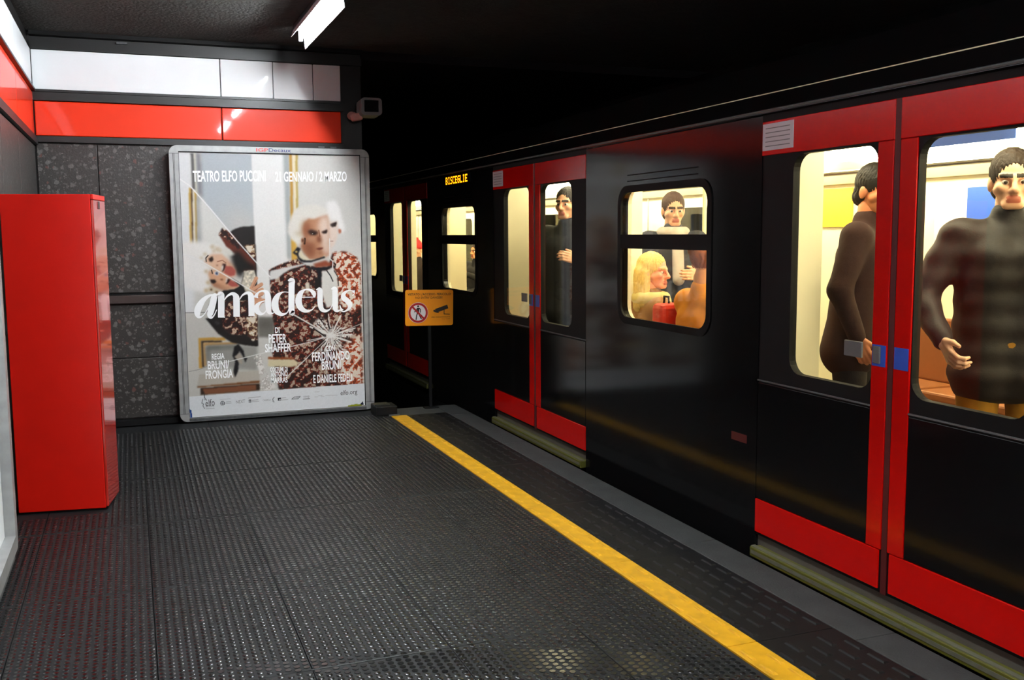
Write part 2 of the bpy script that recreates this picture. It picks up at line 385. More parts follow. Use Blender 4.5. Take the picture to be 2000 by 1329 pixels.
# ------------------------------------------------------------------ advertising case on the end wall
ad = empty('advertising_case', (1.1, 8.22, 0))
tag(ad, 'large aluminium advertising case with a theatre poster, fixed on the end wall', 'poster case')
ax0, ax1, az0, az1, ix0, ix1, iz0, iz1 = .312, 1.890, .012, 2.200, .386, 1.812, .046, 2.150
def adl(b, name, m, parent=ad, **k): return b.build(name, m, parent, (-1.1, -8.22, 0), **k)
adl(MB().plate('y', 8.235, 8.325, ax0+.012, ax1-.012, az0+.02, az1-.012, outer_r=.05), 'back_box', M_alud)
adl(MB().plate('y', 8.195, 8.24, ax0, ax1, az0, az1, (ix0-.004, ix1+.004, iz0-.004, iz1+.004), r=.004, outer_r=.062, k=6), 'case_frame', M_alu)
for x in (ax0+.030, ax0+.038, ax1-.030, ax1-.038):
    adl(MB().box(x-.0014, x+.0014, 8.1935, 8.196, az0+.066, az1-.064), 'frame_groove', M_blackm)
for z in (az0+.066, az1-.064):
    for a, b in ((ax0, ix0-.004), (ix1+.004, ax1)): adl(MB().box(a+.001, b, 8.1937, 8.196, z-.0013, z+.0013), 'frame_joint', M_blackm)
adl(MB().chbox(ax0+.07, ax1-.07, 8.190, 8.1955, az0+.004, iz0-.006, .002), 'bottom_strip', M_alud)
adl(MB().box(ix0-.004, ix1+.004, 8.198, 8.215, iz1-.004, iz1+.004), 'inner_gasket', M_blackm)
adl(MB().box(ix1-.002, ix1+.004, 8.198, 8.215, iz0, iz1), 'inner_gasket', M_blackm)
adl(MB().box(ax0+.03, ax1-.03, 8.25, 8.32, 0, az0+.022), 'base_strip', M_blackm)  # black strip standing in for the shadow in the gap under the case
hd_ = adl(MB().box(.92, 1.27, 8.1925, 8.1955, 2.157, 2.196), 'brand_plate', M_alu)
lettering('IGP', M_inkred, hd_, (.975, 8.1915, 2.163), (1, 0, 0), (0, 0, 1), .094, .027, .012)
lettering('Decaux', M_inkblue, hd_, (1.073, 8.1915, 2.1625), (1, 0, 0), (0, 0, 1), .176, .0285, .006)

# the print, in millimetres from the sheet's lower left corner
SHAPES=[('P',(214,213,208),0,'',[-32,2130,1504,2166,1450,-167,-123,-46]),('P',(230,232,234),6,'',[-32,2130,89,2133,82,1376,70,890,83,726,-91,733]),('P',(186,194,200),2,'',[168,2102,553,2094,555,1411,557,1316,358,1418,159,1757]),('P',(205,205,200),30,'',[260,1649,561,1649,557,1372,385,1413]),('P',(226,226,221),3,'',[144,1757,412,1413,449,1262,101,1213]),('P',(108,108,108),2,'',[87,2095,114,2096,120,1811,90,1816]),('P',(232,226,205),1,'',[113,2096,126,2096,127,1789,115,1800]),('P',(132,134,140),4,'',[127,2096,162,2097,164,1746,128,1784]),('P',(200,160,75),2,'',[64,1827,81,1821,72,1377,57,1377]),('P',(82,58,34),2,'',[80,1824,93,1816,84,1377,72,1377]),('P',(238,228,205),1,'',[93,1811,107,1800,101,1377,85,1377]),('P',(200,158,70),2,'',[107,1800,120,1789,112,1377,100,1377]),('P',(135,140,145),5,'',[121,1778,139,1757,136,1376,113,1377]),('P',(240,240,238),2,'',[553,2097,808,2097,812,1256,821,629,565,640,552,1411]),('P',(172,178,180),4,'',[801,2109,854,2110,841,1263,812,1263]),('P',(198,150,70),1.5,'',[850,2110,875,2110,866,1263,844,1221]),('P',(240,228,198),1,'',[875,2110,904,2111,898,1658,876,1616]),('P',(190,160,75),1,'',[900,2111,920,2111,911,1679,894,1658]),('P',(218,172,78),3,'',[849,1421,883,1401,895,1290,893,1239,848,1245]),('P',(224,223,219),4,'',[924,2111,1460,2123,1447,1189,906,1366]),('P',(205,204,200),25,'',[1162,2117,1460,2123,1449,1275,1193,1700]),('P',(208,206,200),3,'',[-9,843,556,823,544,116,-19,113]),('L',(120,120,118),1,6,[-9,844,152,841]),('P',(204,155,72),1,'',[89,638,288,635,303,609,107,615,112,396,86,395]),('P',(70,55,40),2,'',[107,615,267,610,273,593,127,597,128,404,110,401]),('P',(206,160,100),1,'',[126,598,386,592,389,575,141,573,145,410,124,408]),('P',(158,158,152),4,'',[144,571,546,558,542,351,148,406]),('P',(90,90,86),6,'',[144,571,398,569,370,550,160,546,158,409,148,406]),('P',(194,187,176),2,'',[84,345,559,350,556,260,64,246]),('P',(128,82,48),1,'',[64,248,556,267,556,246,65,239]),('P',(58,44,34),1,'',[89,234,556,243,554,187,87,179]),('P',(134,84,58),2,'',[105,225,526,236,524,189,123,181]),('P',(122,120,113),3,'',[559,790,691,785,683,615,555,624]),('P',(92,90,84),12,'',[558,756,688,751,686,695,557,700]),('P',(34,30,29),2,'',[355,1470,391,1498,448,1519,556,1526,560,1288,559,1040,551,555,462,572,360,631,259,714,162,846,197,935,310,997,431,1043,477,1207]),('P',(98,46,34),2,'',[276,1459,334,1498,399,1444,444,1360,550,1239,556,1175,436,1157,394,1306,329,1366,303,1415]),('P',(0,0,0),1,'a',[276,1459,306,1513,380,1444,444,1360,424,1340,331,1425]),('P',(0,0,0),1,'c',[468,1374,553,1378,556,1254,513,1290]),('P',(26,24,24),5,'',[360,1307,423,1326,488,1245,554,1205,555,1165,466,1169,435,1108,388,1158]),('P',(0,0,0),2,'a',[272,924,557,929,547,597,506,599,474,648,348,654,271,726]),('P',(0,0,0),2,'c',[466,794,554,797,548,645,519,591,473,635]),('P',(30,26,25),2,'',[150,792,274,801,280,708,347,651,473,633,505,585,547,604,547,549,451,563,345,589,243,665]),('P',(226,222,214),3,'',[295,1332,360,1287,403,1306,384,1306,338,1351]),('P',(240,238,234),5,'',[-5,1312,3,1399,68,1410,138,1405,216,1382,272,1367,295,1337,275,1308,232,1308,194,1294,156,1285,131,1247,104,1266,31,1297]),('P',(212,196,170),3,'',[244,1362,241,1353,234,1347,224,1344,215,1347,208,1353,206,1362,209,1371,216,1378,226,1380,235,1378,242,1371]),('P',(212,196,170),3,'',[283,1342,280,1332,272,1325,261,1322,251,1325,243,1332,241,1343,244,1353,252,1360,263,1363,273,1360,281,1352]),('P',(212,196,170),3,'',[247,1328,245,1321,240,1316,233,1314,226,1316,221,1321,219,1328,221,1335,226,1340,234,1342,241,1340,246,1335]),('P',(212,196,170),3,'',[180,1304,178,1298,173,1293,166,1291,159,1293,154,1298,152,1305,155,1311,160,1316,167,1318,174,1316,179,1311]),('P',(212,196,170),3,'',[149,1276,147,1270,143,1266,137,1264,131,1266,127,1270,126,1276,127,1281,132,1286,138,1287,143,1285,148,1281]),('P',(212,196,170),3,'',[295,1332,293,1325,287,1320,280,1319,273,1321,268,1326,266,1332,268,1339,274,1344,281,1346,288,1344,293,1339]),('P',(228,186,158),3,'',[189,1294,232,1308,294,1308,330,1268,362,1218,389,1178,393,1133,363,1114,311,1130,246,1176,154,1236,170,1265]),('P',(196,138,108),5,'',[317,1293,362,1228,394,1178,395,1133,368,1114,374,1168,339,1233]),('P',(48,34,30),2,'',[192,1270,222,1287,229,1260,216,1243,198,1245]),('L',(44,32,28),1,8,[189,1294,171,1274,174,1246]),('P',(52,26,24),1.5,'',[298,1229,324,1224,325,1199,303,1165,288,1160]),('P',(176,88,78),2,'',[321,1209,371,1203,396,1168,388,1134,354,1124,302,1155,313,1180]),('P',(240,232,222),1,'',[290,1209,306,1219,299,1180,284,1160]),('L',(150,96,74),1,6,[258,1244,297,1254,324,1233]),('P',(120,70,52),1,'',[262,1215,261,1212,258,1211,255,1210,252,1211,250,1213,249,1215,250,1218,252,1219,255,1220,259,1219,261,1217]),('P',(242,240,238),6,'',[-1,1302,31,1294,104,1262,191,1211,199,1182,184,1143,196,1084,189,1040,173,996,136,997,76,1018,12,1044,-4,1118]),('P',(216,166,132),3,'',[182,1158,209,1182,265,1171,330,1120,414,1064,425,1041,374,1017,297,1015,222,1046,196,1094]),('P',(150,96,70),5,'',[196,1094,222,1049,297,1015,374,1017,298,1032,242,1073]),('P',(206,184,150),3,'',[224,1024,221,1014,213,1007,202,1004,191,1007,184,1015,181,1025,185,1035,193,1043,203,1045,214,1042,221,1034]),('P',(206,184,150),3,'',[259,1008,256,999,249,993,239,991,230,993,223,1000,221,1009,224,1018,231,1025,241,1027,250,1024,257,1017]),('P',(206,184,150),3,'',[183,1015,181,1006,173,1000,164,998,155,1000,148,1007,146,1016,149,1025,156,1032,165,1034,175,1031,181,1024]),('P',(206,184,150),3,'',[198,1079,195,1071,189,1065,181,1063,172,1066,167,1072,165,1080,167,1087,173,1093,182,1095,190,1093,196,1087]),('P',(206,184,150),3,'',[185,1167,182,1161,177,1156,170,1154,163,1156,158,1161,156,1168,159,1175,164,1180,171,1181,178,1179,183,1174]),('P',(70,50,36),1,'',[209,1022,208,1018,205,1015,202,1014,199,1015,197,1018,196,1022,197,1026,200,1029,203,1030,206,1029,208,1026]),('P',(70,50,36),1,'',[250,1001,249,998,246,996,242,995,238,996,235,998,234,1002,235,1005,238,1007,242,1008,246,1007,249,1004]),('P',(232,232,236),1,'',[269,1151,266,1142,258,1136,248,1134,239,1137,232,1143,229,1152,232,1160,240,1166,250,1168,259,1166,266,1160]),('P',(58,72,104),1,'',[260,1150,258,1144,254,1140,249,1139,243,1141,239,1145,238,1151,240,1156,244,1160,249,1162,255,1160,259,1156]),('L',(40,30,28),1,8,[211,1177,217,1150]),('P',(40,28,26),2,'',[196,1103,234,1102,245,1083,223,1068,205,1076]),('P',(48,26,24),1.5,'',[327,1110,353,1100,357,1075,318,1063]),('P',(172,84,74),2,'',[350,1097,409,1064,413,1044,365,1040,332,1061]),('P',(238,230,220),1,'',[322,1115,334,1115,326,1081,314,1071]),('P',(130,80,58),1.2,'',[298,1101,296,1098,292,1095,286,1095,280,1096,276,1098,274,1102,276,1105,280,1107,286,1108,292,1107,296,1104]),('P',(24,22,22),2,'',[358,1114,433,1063,468,1032,452,985,358,976,277,993,297,1015,379,1017,425,1043]),('P',(206,199,182),1.5,'r',[463,1167,543,1170,555,1110,520,1056,509,1016,529,976,521,951,469,982,461,1028,433,1063,454,1107]),('P',(214,158,126),2,'',[521,956,557,1005,571,975,608,923,567,864,517,836,517,906]),('L',(222,166,132),2,28,[514,1021,556,1105]),('L',(176,112,84),1,5,[513,1006,555,1090]),('L',(222,166,132),2,29,[523,1011,595,1054]),('L',(176,112,84),1,5,[523,996,595,1039]),('L',(222,166,132),2,26,[534,986,599,1014]),('L',(176,112,84),1,5,[534,971,598,999]),('L',(222,166,132),2,26,[551,960,600,979]),('L',(176,112,84),1,5,[550,945,600,964]),('L',(222,166,132),2,29,[524,901,608,923]),('L',(176,112,84),1,5,[524,886,608,908]),('P',(28,26,28),1.5,'',[364,557,398,576,436,519,444,463,464,462,447,420,428,474,403,520,382,466,396,438,387,355,361,304,349,353,367,432,347,482]),('P',(176,164,150),2,'',[361,474,402,503,427,464,418,402,393,431]),('P',(233,229,221),3,'',[891,1661,972,1695,1052,1699,1122,1679,1160,1651,1171,1591,1153,1500,945,1460,954,1420,927,1367,892,1380,848,1413,819,1471,822,1521,854,1611]),('P',(205,190,165),6,'',[865,1471,899,1446,944,1440,952,1460,947,1541,968,1566,948,1576,922,1531,925,1481]),('P',(245,243,241),4,'',[1139,1722,1216,1732,1250,1667,1268,1575,1287,1519,1284,1479,1255,1458,1228,1504,1221,1565,1158,1575]),('P',(238,219,206),3,'',[1160,1555,1229,1565,1233,1499,1223,1418,1190,1357,1157,1342]),('P',(196,120,92),2,'',[1233,1499,1258,1494,1259,1468,1237,1458]),('P',(44,32,30),1.5,'',[1165,1540,1221,1558,1224,1547,1213,1520,1182,1514,1169,1525]),('L',(130,90,76),1,5,[1161,1398,1186,1398]),('P',(196,140,108),3,'',[938,1501,952,1551,989,1585,1039,1580,1062,1591,1144,1616,1160,1550,1155,1286,1111,1261,1075,1249,989,1245,936,1320,922,1360,956,1420,945,1460]),('P',(148,92,66),8,'',[941,1501,960,1551,988,1576,1006,1500,1004,1440,1033,1389,1041,1298,999,1253,936,1320,924,1355,956,1420]),('P',(236,214,200),8,'',[1090,1591,1144,1613,1160,1550,1154,1286,1107,1302,1094,1388,1087,1480,1059,1500]),('P',(222,180,152),8,'',[964,1435,1024,1430,1034,1409,983,1395]),('P',(60,40,34),3,'',[980,1480,1006,1496,1059,1480,1068,1465,1045,1447,1000,1452]),('P',(30,24,24),1,'',[1043,1460,1041,1456,1036,1454,1030,1453,1024,1454,1019,1457,1018,1460,1019,1463,1024,1466,1030,1467,1037,1466,1041,1463]),('P',(220,205,196),0.5,'',[1025,1461,1024,1459,1023,1458,1021,1458,1019,1458,1018,1459,1017,1461,1018,1462,1019,1463,1021,1464,1023,1463,1025,1462]),('P',(62,42,36),2,'',[1092,1475,1140,1496,1144,1484,1137,1465,1111,1459]),('P',(30,24,24),1,'',[1137,1470,1136,1467,1132,1465,1127,1464,1122,1465,1118,1467,1117,1470,1118,1474,1122,1476,1127,1477,1132,1476,1136,1473]),('L',(140,92,70),1.5,8,[1072,1490,1080,1439]),('P',(128,76,54),4,'',[1055,1439,1081,1449,1092,1394,1074,1384,1054,1394]),('P',(112,54,44),1.5,'',[1043,1338,1078,1348,1104,1347,1102,1338,1077,1325,1052,1331]),('P',(150,98,72),4,'',[1062,1318,1097,1312,1092,1297,1066,1292]),('L',(70,44,32),3,16,[956,1420,952,1380]),('P',(176,120,90),1,'',[950,1406,948,1395,943,1387,936,1384,930,1387,925,1395,924,1406,926,1417,931,1425,938,1428,944,1425,949,1417]),('P',(90,54,38),1,'',[946,1405,945,1399,942,1394,939,1393,935,1394,933,1399,932,1405,934,1411,936,1416,939,1418,943,1416,945,1411]),('P',(0,0,0),1,'b',[661,1170,740,1206,906,1237,976,1198,1136,1178,1182,1304,1276,1311,1375,1267,1412,1190,1412,845,1407,453,1410,181,938,185,707,182,664,491,687,701,664,870]),('P',(0,0,0),1,'a',[675,1176,768,1221,894,1257,907,1216,777,1196,675,1166]),('P',(0,0,0),3,'o',[1191,1304,1285,1311,1379,1267,1412,1190,1412,845,1341,795,1247,850,1196,1023]),('P',(0,0,0),5,'o',[1181,465,1407,628,1410,181,1248,183]),('P',(222,222,220),2,'',[667,1161,777,1186,938,1216,1121,1259,1116,1243,957,1208,841,1175,775,1141,724,1097,660,1088]),('P',(150,78,54),3,'',[1018,1212,1121,1241,1163,1215,1160,1186,1038,1181]),('P',(226,216,190),2,'',[895,1287,921,1325,940,1289,989,1250,1080,1249,1117,1287,1121,1259,999,1238,918,1244]),('P',(30,30,36),1.2,'',[853,1306,894,1353,919,1340,900,1300,906,1269,938,1246,999,1240,1114,1274,1119,1261,998,1225,918,1229,894,1260,887,1282]),('P',(226,196,120),1,'',[894,1314,892,1310,888,1307,883,1306,877,1307,873,1310,872,1314,874,1318,878,1321,883,1323,888,1321,892,1318]),('P',(30,30,36),1.2,'',[950,1207,977,1192,1037,1179,1129,1187,1173,1191,1160,1169,1118,1154,1088,1150,1084,1032,1046,1033,1052,1155,997,1167,962,1183]),('P',(232,230,224),2,'',[1088,1152,1129,1154,1181,1184,1210,1132,1220,1029,1219,874,1120,846,1078,981]),('L',(40,36,38),1,9,[1129,1154,1158,1112,1177,1066]),('L',(40,36,38),1,12,[1182,1224,1202,1204,1196,1178]),('L',(60,56,56),1,8,[1190,1153,1220,1101,1223,1029]),('P',(224,216,198),2,'',[947,1047,981,1063,987,986,953,979]),('P',(34,30,30),1,'',[1024,1091,1074,1090,1080,1001,1030,1002]),('P',(150,80,42),1.5,'',[627,458,818,445,839,426,626,437]),('P',(226,214,176),2,'',[630,437,839,426,869,400,865,372,802,365,624,381]),('P',(0,0,0),2,'w',[508,470,569,484,599,350,686,204,627,181,559,187,551,359]),('P',(0,0,0),3,'w',[1005,731,1074,771,1145,699,1243,678,1347,665,1337,605,1223,558,1332,414,1253,392,1183,525,1117,468,1032,481,1094,564]),('L',(236,234,230),1,10,[816,817,1146,610]),('L',(236,234,230),1,13,[979,692,1146,610]),('L',(236,234,230),1,6,[948,576,1146,610]),('L',(236,234,230),1,8,[779,288,1146,610]),('L',(236,234,230),1,9,[1001,478,1146,610]),('L',(236,234,230),1,4,[1093,223,1146,610]),('L',(236,234,230),1,12,[1321,613,1146,610]),('L',(236,234,230),1,8,[1355,666,1146,610]),('L',(236,234,230),1,6,[1133,792,1146,610]),('L',(236,234,230),1,12,[1235,774,1146,610]),('L',(236,234,230),1,8,[1265,263,1146,610]),('L',(236,234,230),1,13,[1316,549,1146,610]),('L',(236,234,230),1,4,[1414,703,1146,610]),('L',(236,234,230),1,8,[1064,731,1146,610]),('L',(30,26,26),2,12,[1006,677,1103,605]),('L',(30,26,26),1.5,9,[1109,807,1140,671]),('L',(34,28,28),1,8,[958,438,1102,566]),('P',(240,238,236),3,'',[1179,609,1175,596,1164,587,1149,584,1134,588,1123,598,1119,611,1124,624,1135,633,1150,636,1165,632,1176,622]),('L',(248,248,248),1,8,[-11,1901,74,1840,219,1665,412,1413,551,1244,668,1112]),('L',(240,240,240),1,7,[-5,1313,109,1266,339,1120,551,983]),('L',(60,50,46),1,4,[827,953,921,873,989,790]),('L',(150,150,148),1,4,[7,372,88,385,154,408]),('L',(238,238,236),1,6,[154,408,313,435,501,474,610,496,821,536,975,565,1103,601]),('L',(236,234,232),1,8,[1159,1418,1157,1255,1182,1230,1175,1158]),('P',(237,242,247),0.6,'',[-37,168,8,169,1414,190,1441,188,1433,-166,-45,-52]),('P',(40,80,150),0.6,'',[-2,70,14,60,19,-7,3,-5]),('P',(150,160,40),0.6,'',[1278,9,1349,18,1393,10,1401,-12,1278,-8]),('P',(20,20,45),0.6,'',[1379,11,1406,36,1414,4]),('L',(45,47,52),1,5,[116,178,118,153,132,132]),('L',(45,47,52),1,3,[104,144,95,110,109,102,103,89,115,64]),('P',(45,47,52),0.4,'',[119,136,119,134,117,133,116,133,114,133,113,135,113,136,113,138,114,139,116,140,118,139,119,138]),('L',(150,152,156),1,2,[126,86,188,84]),('L',(150,152,156),1,2,[125,63,190,62]),('P',(45,47,52),0.5,'',[276,97,273,88,265,81,256,80,246,83,239,90,237,100,240,110,247,116,257,118,267,115,273,107]),('P',(237,242,247),0.4,'',[270,98,268,91,263,86,256,85,249,87,244,93,242,100,245,107,250,111,257,113,264,110,269,105]),('L',(45,47,52),1,4,[257,111,256,85]),('L',(45,47,52),1,4,[245,100,268,99]),('L',(150,152,156),1,2,[285,107,321,108]),('L',(150,152,156),1,2,[284,96,323,96]),('P',(45,47,52),0.4,'',[460,113,482,113,483,89,460,88]),('L',(237,242,247),1,4,[471,109,471,91]),('L',(237,242,247),1,4,[463,101,480,101]),('L',(150,152,156),1,3,[487,107,536,108]),('L',(150,152,156),1,3,[486,96,542,95]),('L',(150,152,156),1,2,[459,128,557,133]),('L',(45,47,52),1,3,[667,121,653,105,658,96,654,91,665,80]),('P',(45,47,52),0.4,'',[697,116,724,116,724,91,697,90]),('P',(237,242,247),0.4,'',[719,97,718,94,716,93,713,92,711,93,709,95,708,98,709,101,711,103,714,103,716,102,718,100]),('L',(150,152,156),1,2,[729,110,760,111]),('L',(150,152,156),1,2,[729,93,778,95]),('L',(45,47,52),0.6,3,[809,95,859,95,880,113,830,112,809,95]),('L',(45,47,52),1,3,[904,89,956,90]),('L',(190,192,196),1,2,[239,130,316,132]),('L',(190,192,196),1,2,[1001,143,1037,143]),('L',(190,192,196),1,2,[998,101,1025,101]),('L',(190,192,196),1,2,[1052,104,1078,100]),('L',(190,192,196),1,2,[1030,109,1060,111]),('L',(190,192,196),1,2,[1090,107,1188,104])]
TITLE=[[241,979,7,192,976,18,142,943,36,105,889,52,90,844,47,97,811,29,123,810,11,156,846,6,189,910,5],[247,982,9,227,971,42,212,918,49,194,854,49,184,817,40,194,796,16,217,816,9,239,860,6],[247,982,7,272,983,47,277,944,49,271,800,49],[247,800,6,301,798,6],[297,929,5,323,965,13,361,985,23,386,970,40,394,936,49,391,800,49],[367,801,6,418,799,6],[418,935,5,444,971,13,481,988,23,504,974,40,511,937,47,509,803,47],[484,803,6,536,802,6],[546,947,42,553,968,25,572,991,13,605,1002,16,634,988,32,644,951,45,644,876,45,649,830,38,671,815,14,688,821,5],[632,922,5,586,910,14,554,879,36,552,841,42,579,816,29,608,819,11,632,850,5],[816,984,5,764,986,9,721,957,36,698,898,54,708,836,49,749,804,27,792,816,9,810,851,5],[808,1081,7,838,1079,47,836,1031,47,830,832,47,843,814,36,856,814,7],[895,940,5,1026,938,7],[1020,935,13,1016,969,34,988,997,22,948,1002,11,908,972,40,889,914,52,902,858,47,943,826,29,993,832,11,1026,865,5],[1036,999,5,1064,998,40,1067,958,43,1067,881,43,1079,835,36,1113,820,22,1148,836,8,1170,878,5],[1160,1002,5,1189,1001,42,1192,954,45,1191,848,45,1206,819,27,1235,823,5],[1346,981,31,1354,960,7,1339,939,5],[1354,981,5,1307,986,9,1268,960,29,1263,927,42,1295,897,43,1316,863,40,1299,827,20,1260,809,9,1229,822,5],[1230,866,5,1237,837,13,1249,817,27]]
TEXTS=[('TEATRO ELFO PUCCINI', 98, 1871, 658, 1882, 88), ('21 GENNAIO / 2 MARZO', 733, 1879, 1315, 1890, 82), ('DI', 692, 652, 727, 653, 47), ('PETER', 638, 572, 782, 570, 72), ('SHAFFER', 606, 496, 817, 494, 71), ('REGIA', 186, 457, 284, 460, 49), ('BRUNI/', 152, 380, 319, 379, 70), ('FRONGIA', 133, 302, 346, 304, 71), ('COSTUMI DI', 642, 333, 783, 331, 38), ('ANTONIO', 645, 290, 782, 289, 43), ('MARRAS', 645, 239, 780, 237, 47), ('CON', 1104, 479, 1177, 482, 48), ('FERDINANDO', 987, 402, 1301, 400, 77), ('BRUNI', 1064, 324, 1223, 326, 75), ('E DANIELE FEDELI', 992, 218, 1318, 215, 69)]
TEXTS2=[('elfo', 123, 82, 194, 85, 54), ('elfo.org', 1217, 88, 1359, 92, 53)]
TEXTS3=[('NEXT', 362, 88, 433, 92, 26), ('CARIPLO', 574, 95, 638, 95, 13), ('ATM', 830, 97, 860, 97, 13), ('coop', 906, 94, 955, 95, 21), ('puccini', 124, 71, 188, 70, 11)]
STAR=(1145,610)
def make_poster():
    """the printed sheet: a fine grid whose colours are the print itself"""
    W, H = ix1-ix0, iz1-iz0; NX, NZ = 360, 526
    gx = np.linspace(0, W*1000, NX+1); gz = np.linspace(0, H*1000, NZ+1)
    GX, GZ = np.meshgrid(gx, gz)
    px = W*1000/NX
    img = np.ones((NZ+1, NX+1, 3))*np.array([214, 213, 208])
    r = np.random.default_rng(11)
    def vnoise(s, seed):
        q = np.random.default_rng(seed); n1, n2 = int(W*1000/s)+3, int(H*1000/s)+3; t = q.random((n2, n1))
        u = GX/s; v = GZ/s; i = u.astype(int); j = v.astype(int); a = u-i; b = v-j; a = a*a*(3-2*a); b = b*b*(3-2*b)
        return (t[j, i]*(1-a)+t[j, i+1]*a)*(1-b)+(t[j+1, i]*(1-a)+t[j+1, i+1]*a)*b
    n1, n2, n3 = vnoise(30, 1), vnoise(14, 2), vnoise(8, 3)
    def brocade(dark, mid, light, t1, t2):
        q = n1*.45+n2*.35+n3*.2; q = q+.12*np.sin(GX/11+3*n1)*np.sin(GZ/13+3*n1)
        o = np.where((q > t1)[..., None], np.array(mid), np.array(dark)); return np.where((q > t2)[..., None]*np.ones(3, bool), np.array(light), o)
    cx, cz = STAR
    th = np.arctan2(GZ-cz, GX-cx); rd = np.hypot(GX-cx, GZ-cz)
    streak = np.sin(th*23+4*n1)+.8*np.sin(th*41+2*n2)+2.2*(n3-.5)
    TEX = {'a': brocade((42, 28, 27), (98, 50, 38), (206, 182, 158), .49, .63), 'b': brocade((48, 33, 31), (112, 46, 34), (188, 168, 148), .49, .63),
           'c': brocade((84, 52, 42), (188, 158, 124), (232, 222, 204), .42, .54), 'o': brocade((126, 58, 40), (206, 98, 58), (240, 226, 210), .40, .52),
           'w': np.where((streak > .4)[..., None], np.array((240, 238, 234)), np.where((streak > -.4)[..., None], np.array((196, 190, 184)), img*0-1)),
           'r': np.array((206, 199, 182))*(.78+.4*n2+.1*n3)[..., None]}
    def blur(m, n):
        for _ in range(2):
            for ax in (0, 1):
                c = np.cumsum(np.pad(m, [(n+1, n) if k == ax else (0, 0) for k in (0, 1)], mode='edge'), axis=ax)
                m = (np.take(c, np.arange(2*n+1, c.shape[ax]), ax)-np.take(c, np.arange(0, c.shape[ax]-2*n-1), ax))/(2*n+1)
        return m
    for kind, col, f, ex, P in SHAPES:
        P = np.array(P, float).reshape(-1, 2); pad = 10+f*px*3+(ex if kind == 'L' else 0)
        i0, i1 = np.searchsorted(gx, [P[:, 0].min()-pad, P[:, 0].max()+pad]); j0, j1 = np.searchsorted(gz, [P[:, 1].min()-pad, P[:, 1].max()+pad])
        if i1-i0 < 2 or j1-j0 < 2: continue
        x = GX[j0:j1, i0:i1]; z = GZ[j0:j1, i0:i1]
        if kind == 'P':
            m = np.zeros(x.shape, bool); n = len(P)
            for k in range(n):
                (xa, za), (xb, zb) = P[k], P[(k+1) % n]
                if za != zb: m ^= ((za > z) != (zb > z)) & (x < (xb-xa)*(z-za)/(zb-za)+xa)
            m = m.astype(float)
            nb = int(round(f*.7)); 
            if nb >= 1: m = blur(m, nb)
        else:
            d = np.full(x.shape, 1e9)
            for k in range(len(P)-1):
                a = P[k]; b = P[k+1]-a; t = np.clip(((x-a[0])*b[0]+(z-a[1])*b[1])/max(b@b, 1e-9), 0, 1)
                d = np.minimum(d, np.hypot(x-a[0]-t*b[0], z-a[1]-t*b[1]))
            hw_ = max(ex/4*4.1/2, px*.45); m = np.clip((hw_-d)/px+.5, 0, 1)
        sub = img[j0:j1, i0:i1]
        if kind == 'P' and ex:
            c = TEX[ex][j0:j1, i0:i1]; m = m*(c[..., 0] >= 0)
        else: c = np.array(col, float)
        img[j0:j1, i0:i1] = sub*(1-m[..., None])+c*m[..., None]
    img = img*(.985+.03*n3[..., None]); img = np.clip(img, 0, 255)/255
    lc = np.where(img > .04045, ((img+.055)/1.055)**2.4, img/12.92)
    lc = lc*.77
    V = np.stack([GX.ravel()/1000, np.zeros(GX.size), GZ.ravel()/1000], 1)
    k = np.arange((NX+1)*NZ).reshape(NZ, NX+1)[:, :-1].ravel()
    F = np.stack([k, k+1, k+NX+2, k+NX+1], 1)
    me = np_mesh('poster', V, F, False)
    at = me.color_attributes.new('print', 'FLOAT_COLOR', 'POINT'); at.data.foreach_set('color', np.concatenate([lc.reshape(-1, 3), np.ones((GX.size, 1))], 1).astype(np.float32).ravel())
    m = mat('printed_paper', (255, 255, 255), .5, spec=.15); nt = m.node_tree; a = nt.nodes.new('ShaderNodeAttribute'); a.attribute_name = 'print'
    nt.links.new(a.outputs['Color'], nt.nodes['Principled BSDF'].inputs['Base Color'])
    return link('poster', me, m, ad, (ix0-1.1, 8.204-8.22, iz0))
poster = make_poster()
def mmv(x, z, y=-.0012): return (x/1000, y, z/1000)
def poster_text(L, m, bold, sy=1):
    for s, xa, za, xb, zb, h in L:
        ex = np.array([xb-xa, 0, zb-za], float); w = np.linalg.norm(ex); ex /= w
        lettering(s, m, poster, mmv(xa, za), ex, (0, 0, 1), w/1000, h*sy/1000, bold)
poster_text(TEXTS, M_inkwhite, .022); poster_text(TEXTS2, M_ink, 0); poster_text(TEXTS3, M_inkgrey, 0)
def ribbons(L):
    b = MB(); lay = 0
    for R in L:
        P = np.array(R, float).reshape(-1, 3); lay += 1
        # smooth the stroke with a Catmull-Rom spline
        if len(P) > 2:
            Q = np.vstack([2*P[0]-P[1], P, 2*P[-1]-P[-2]]); o = []
            for i in range(1, len(Q)-2):
                for t in np.linspace(0, 1, 7)[:-1]:
                    o.append(.5*((2*Q[i])+(Q[i+1]-Q[i-1])*t+(2*Q[i-1]-5*Q[i]+4*Q[i+1]-Q[i+2])*t*t+(3*Q[i]-Q[i-1]-3*Q[i+1]+Q[i+2])*t**3))
            P = np.vstack([o, P[-1]])
        T = np.gradient(P[:, :2], axis=0); T /= np.linalg.norm(T, axis=1, keepdims=True)+1e-9; N = np.stack([-T[:, 1], T[:, 0]], 1)
        w = np.maximum(P[:, 2:], 6)/4*4.1/2; A_, B_ = P[:, :2]+N*w, P[:, :2]-N*w; n = len(P); y = -.0012-.00004*lay
        b.add([mmv(*p, y) for p in A_]+[mmv(*p, y) for p in B_], [(i, i+1, n+i+1, n+i) for i in range(n-1)])
    return link('title_lettering', b.mesh('title', False), M_inkwhite, poster)
ribbons(TITLE)

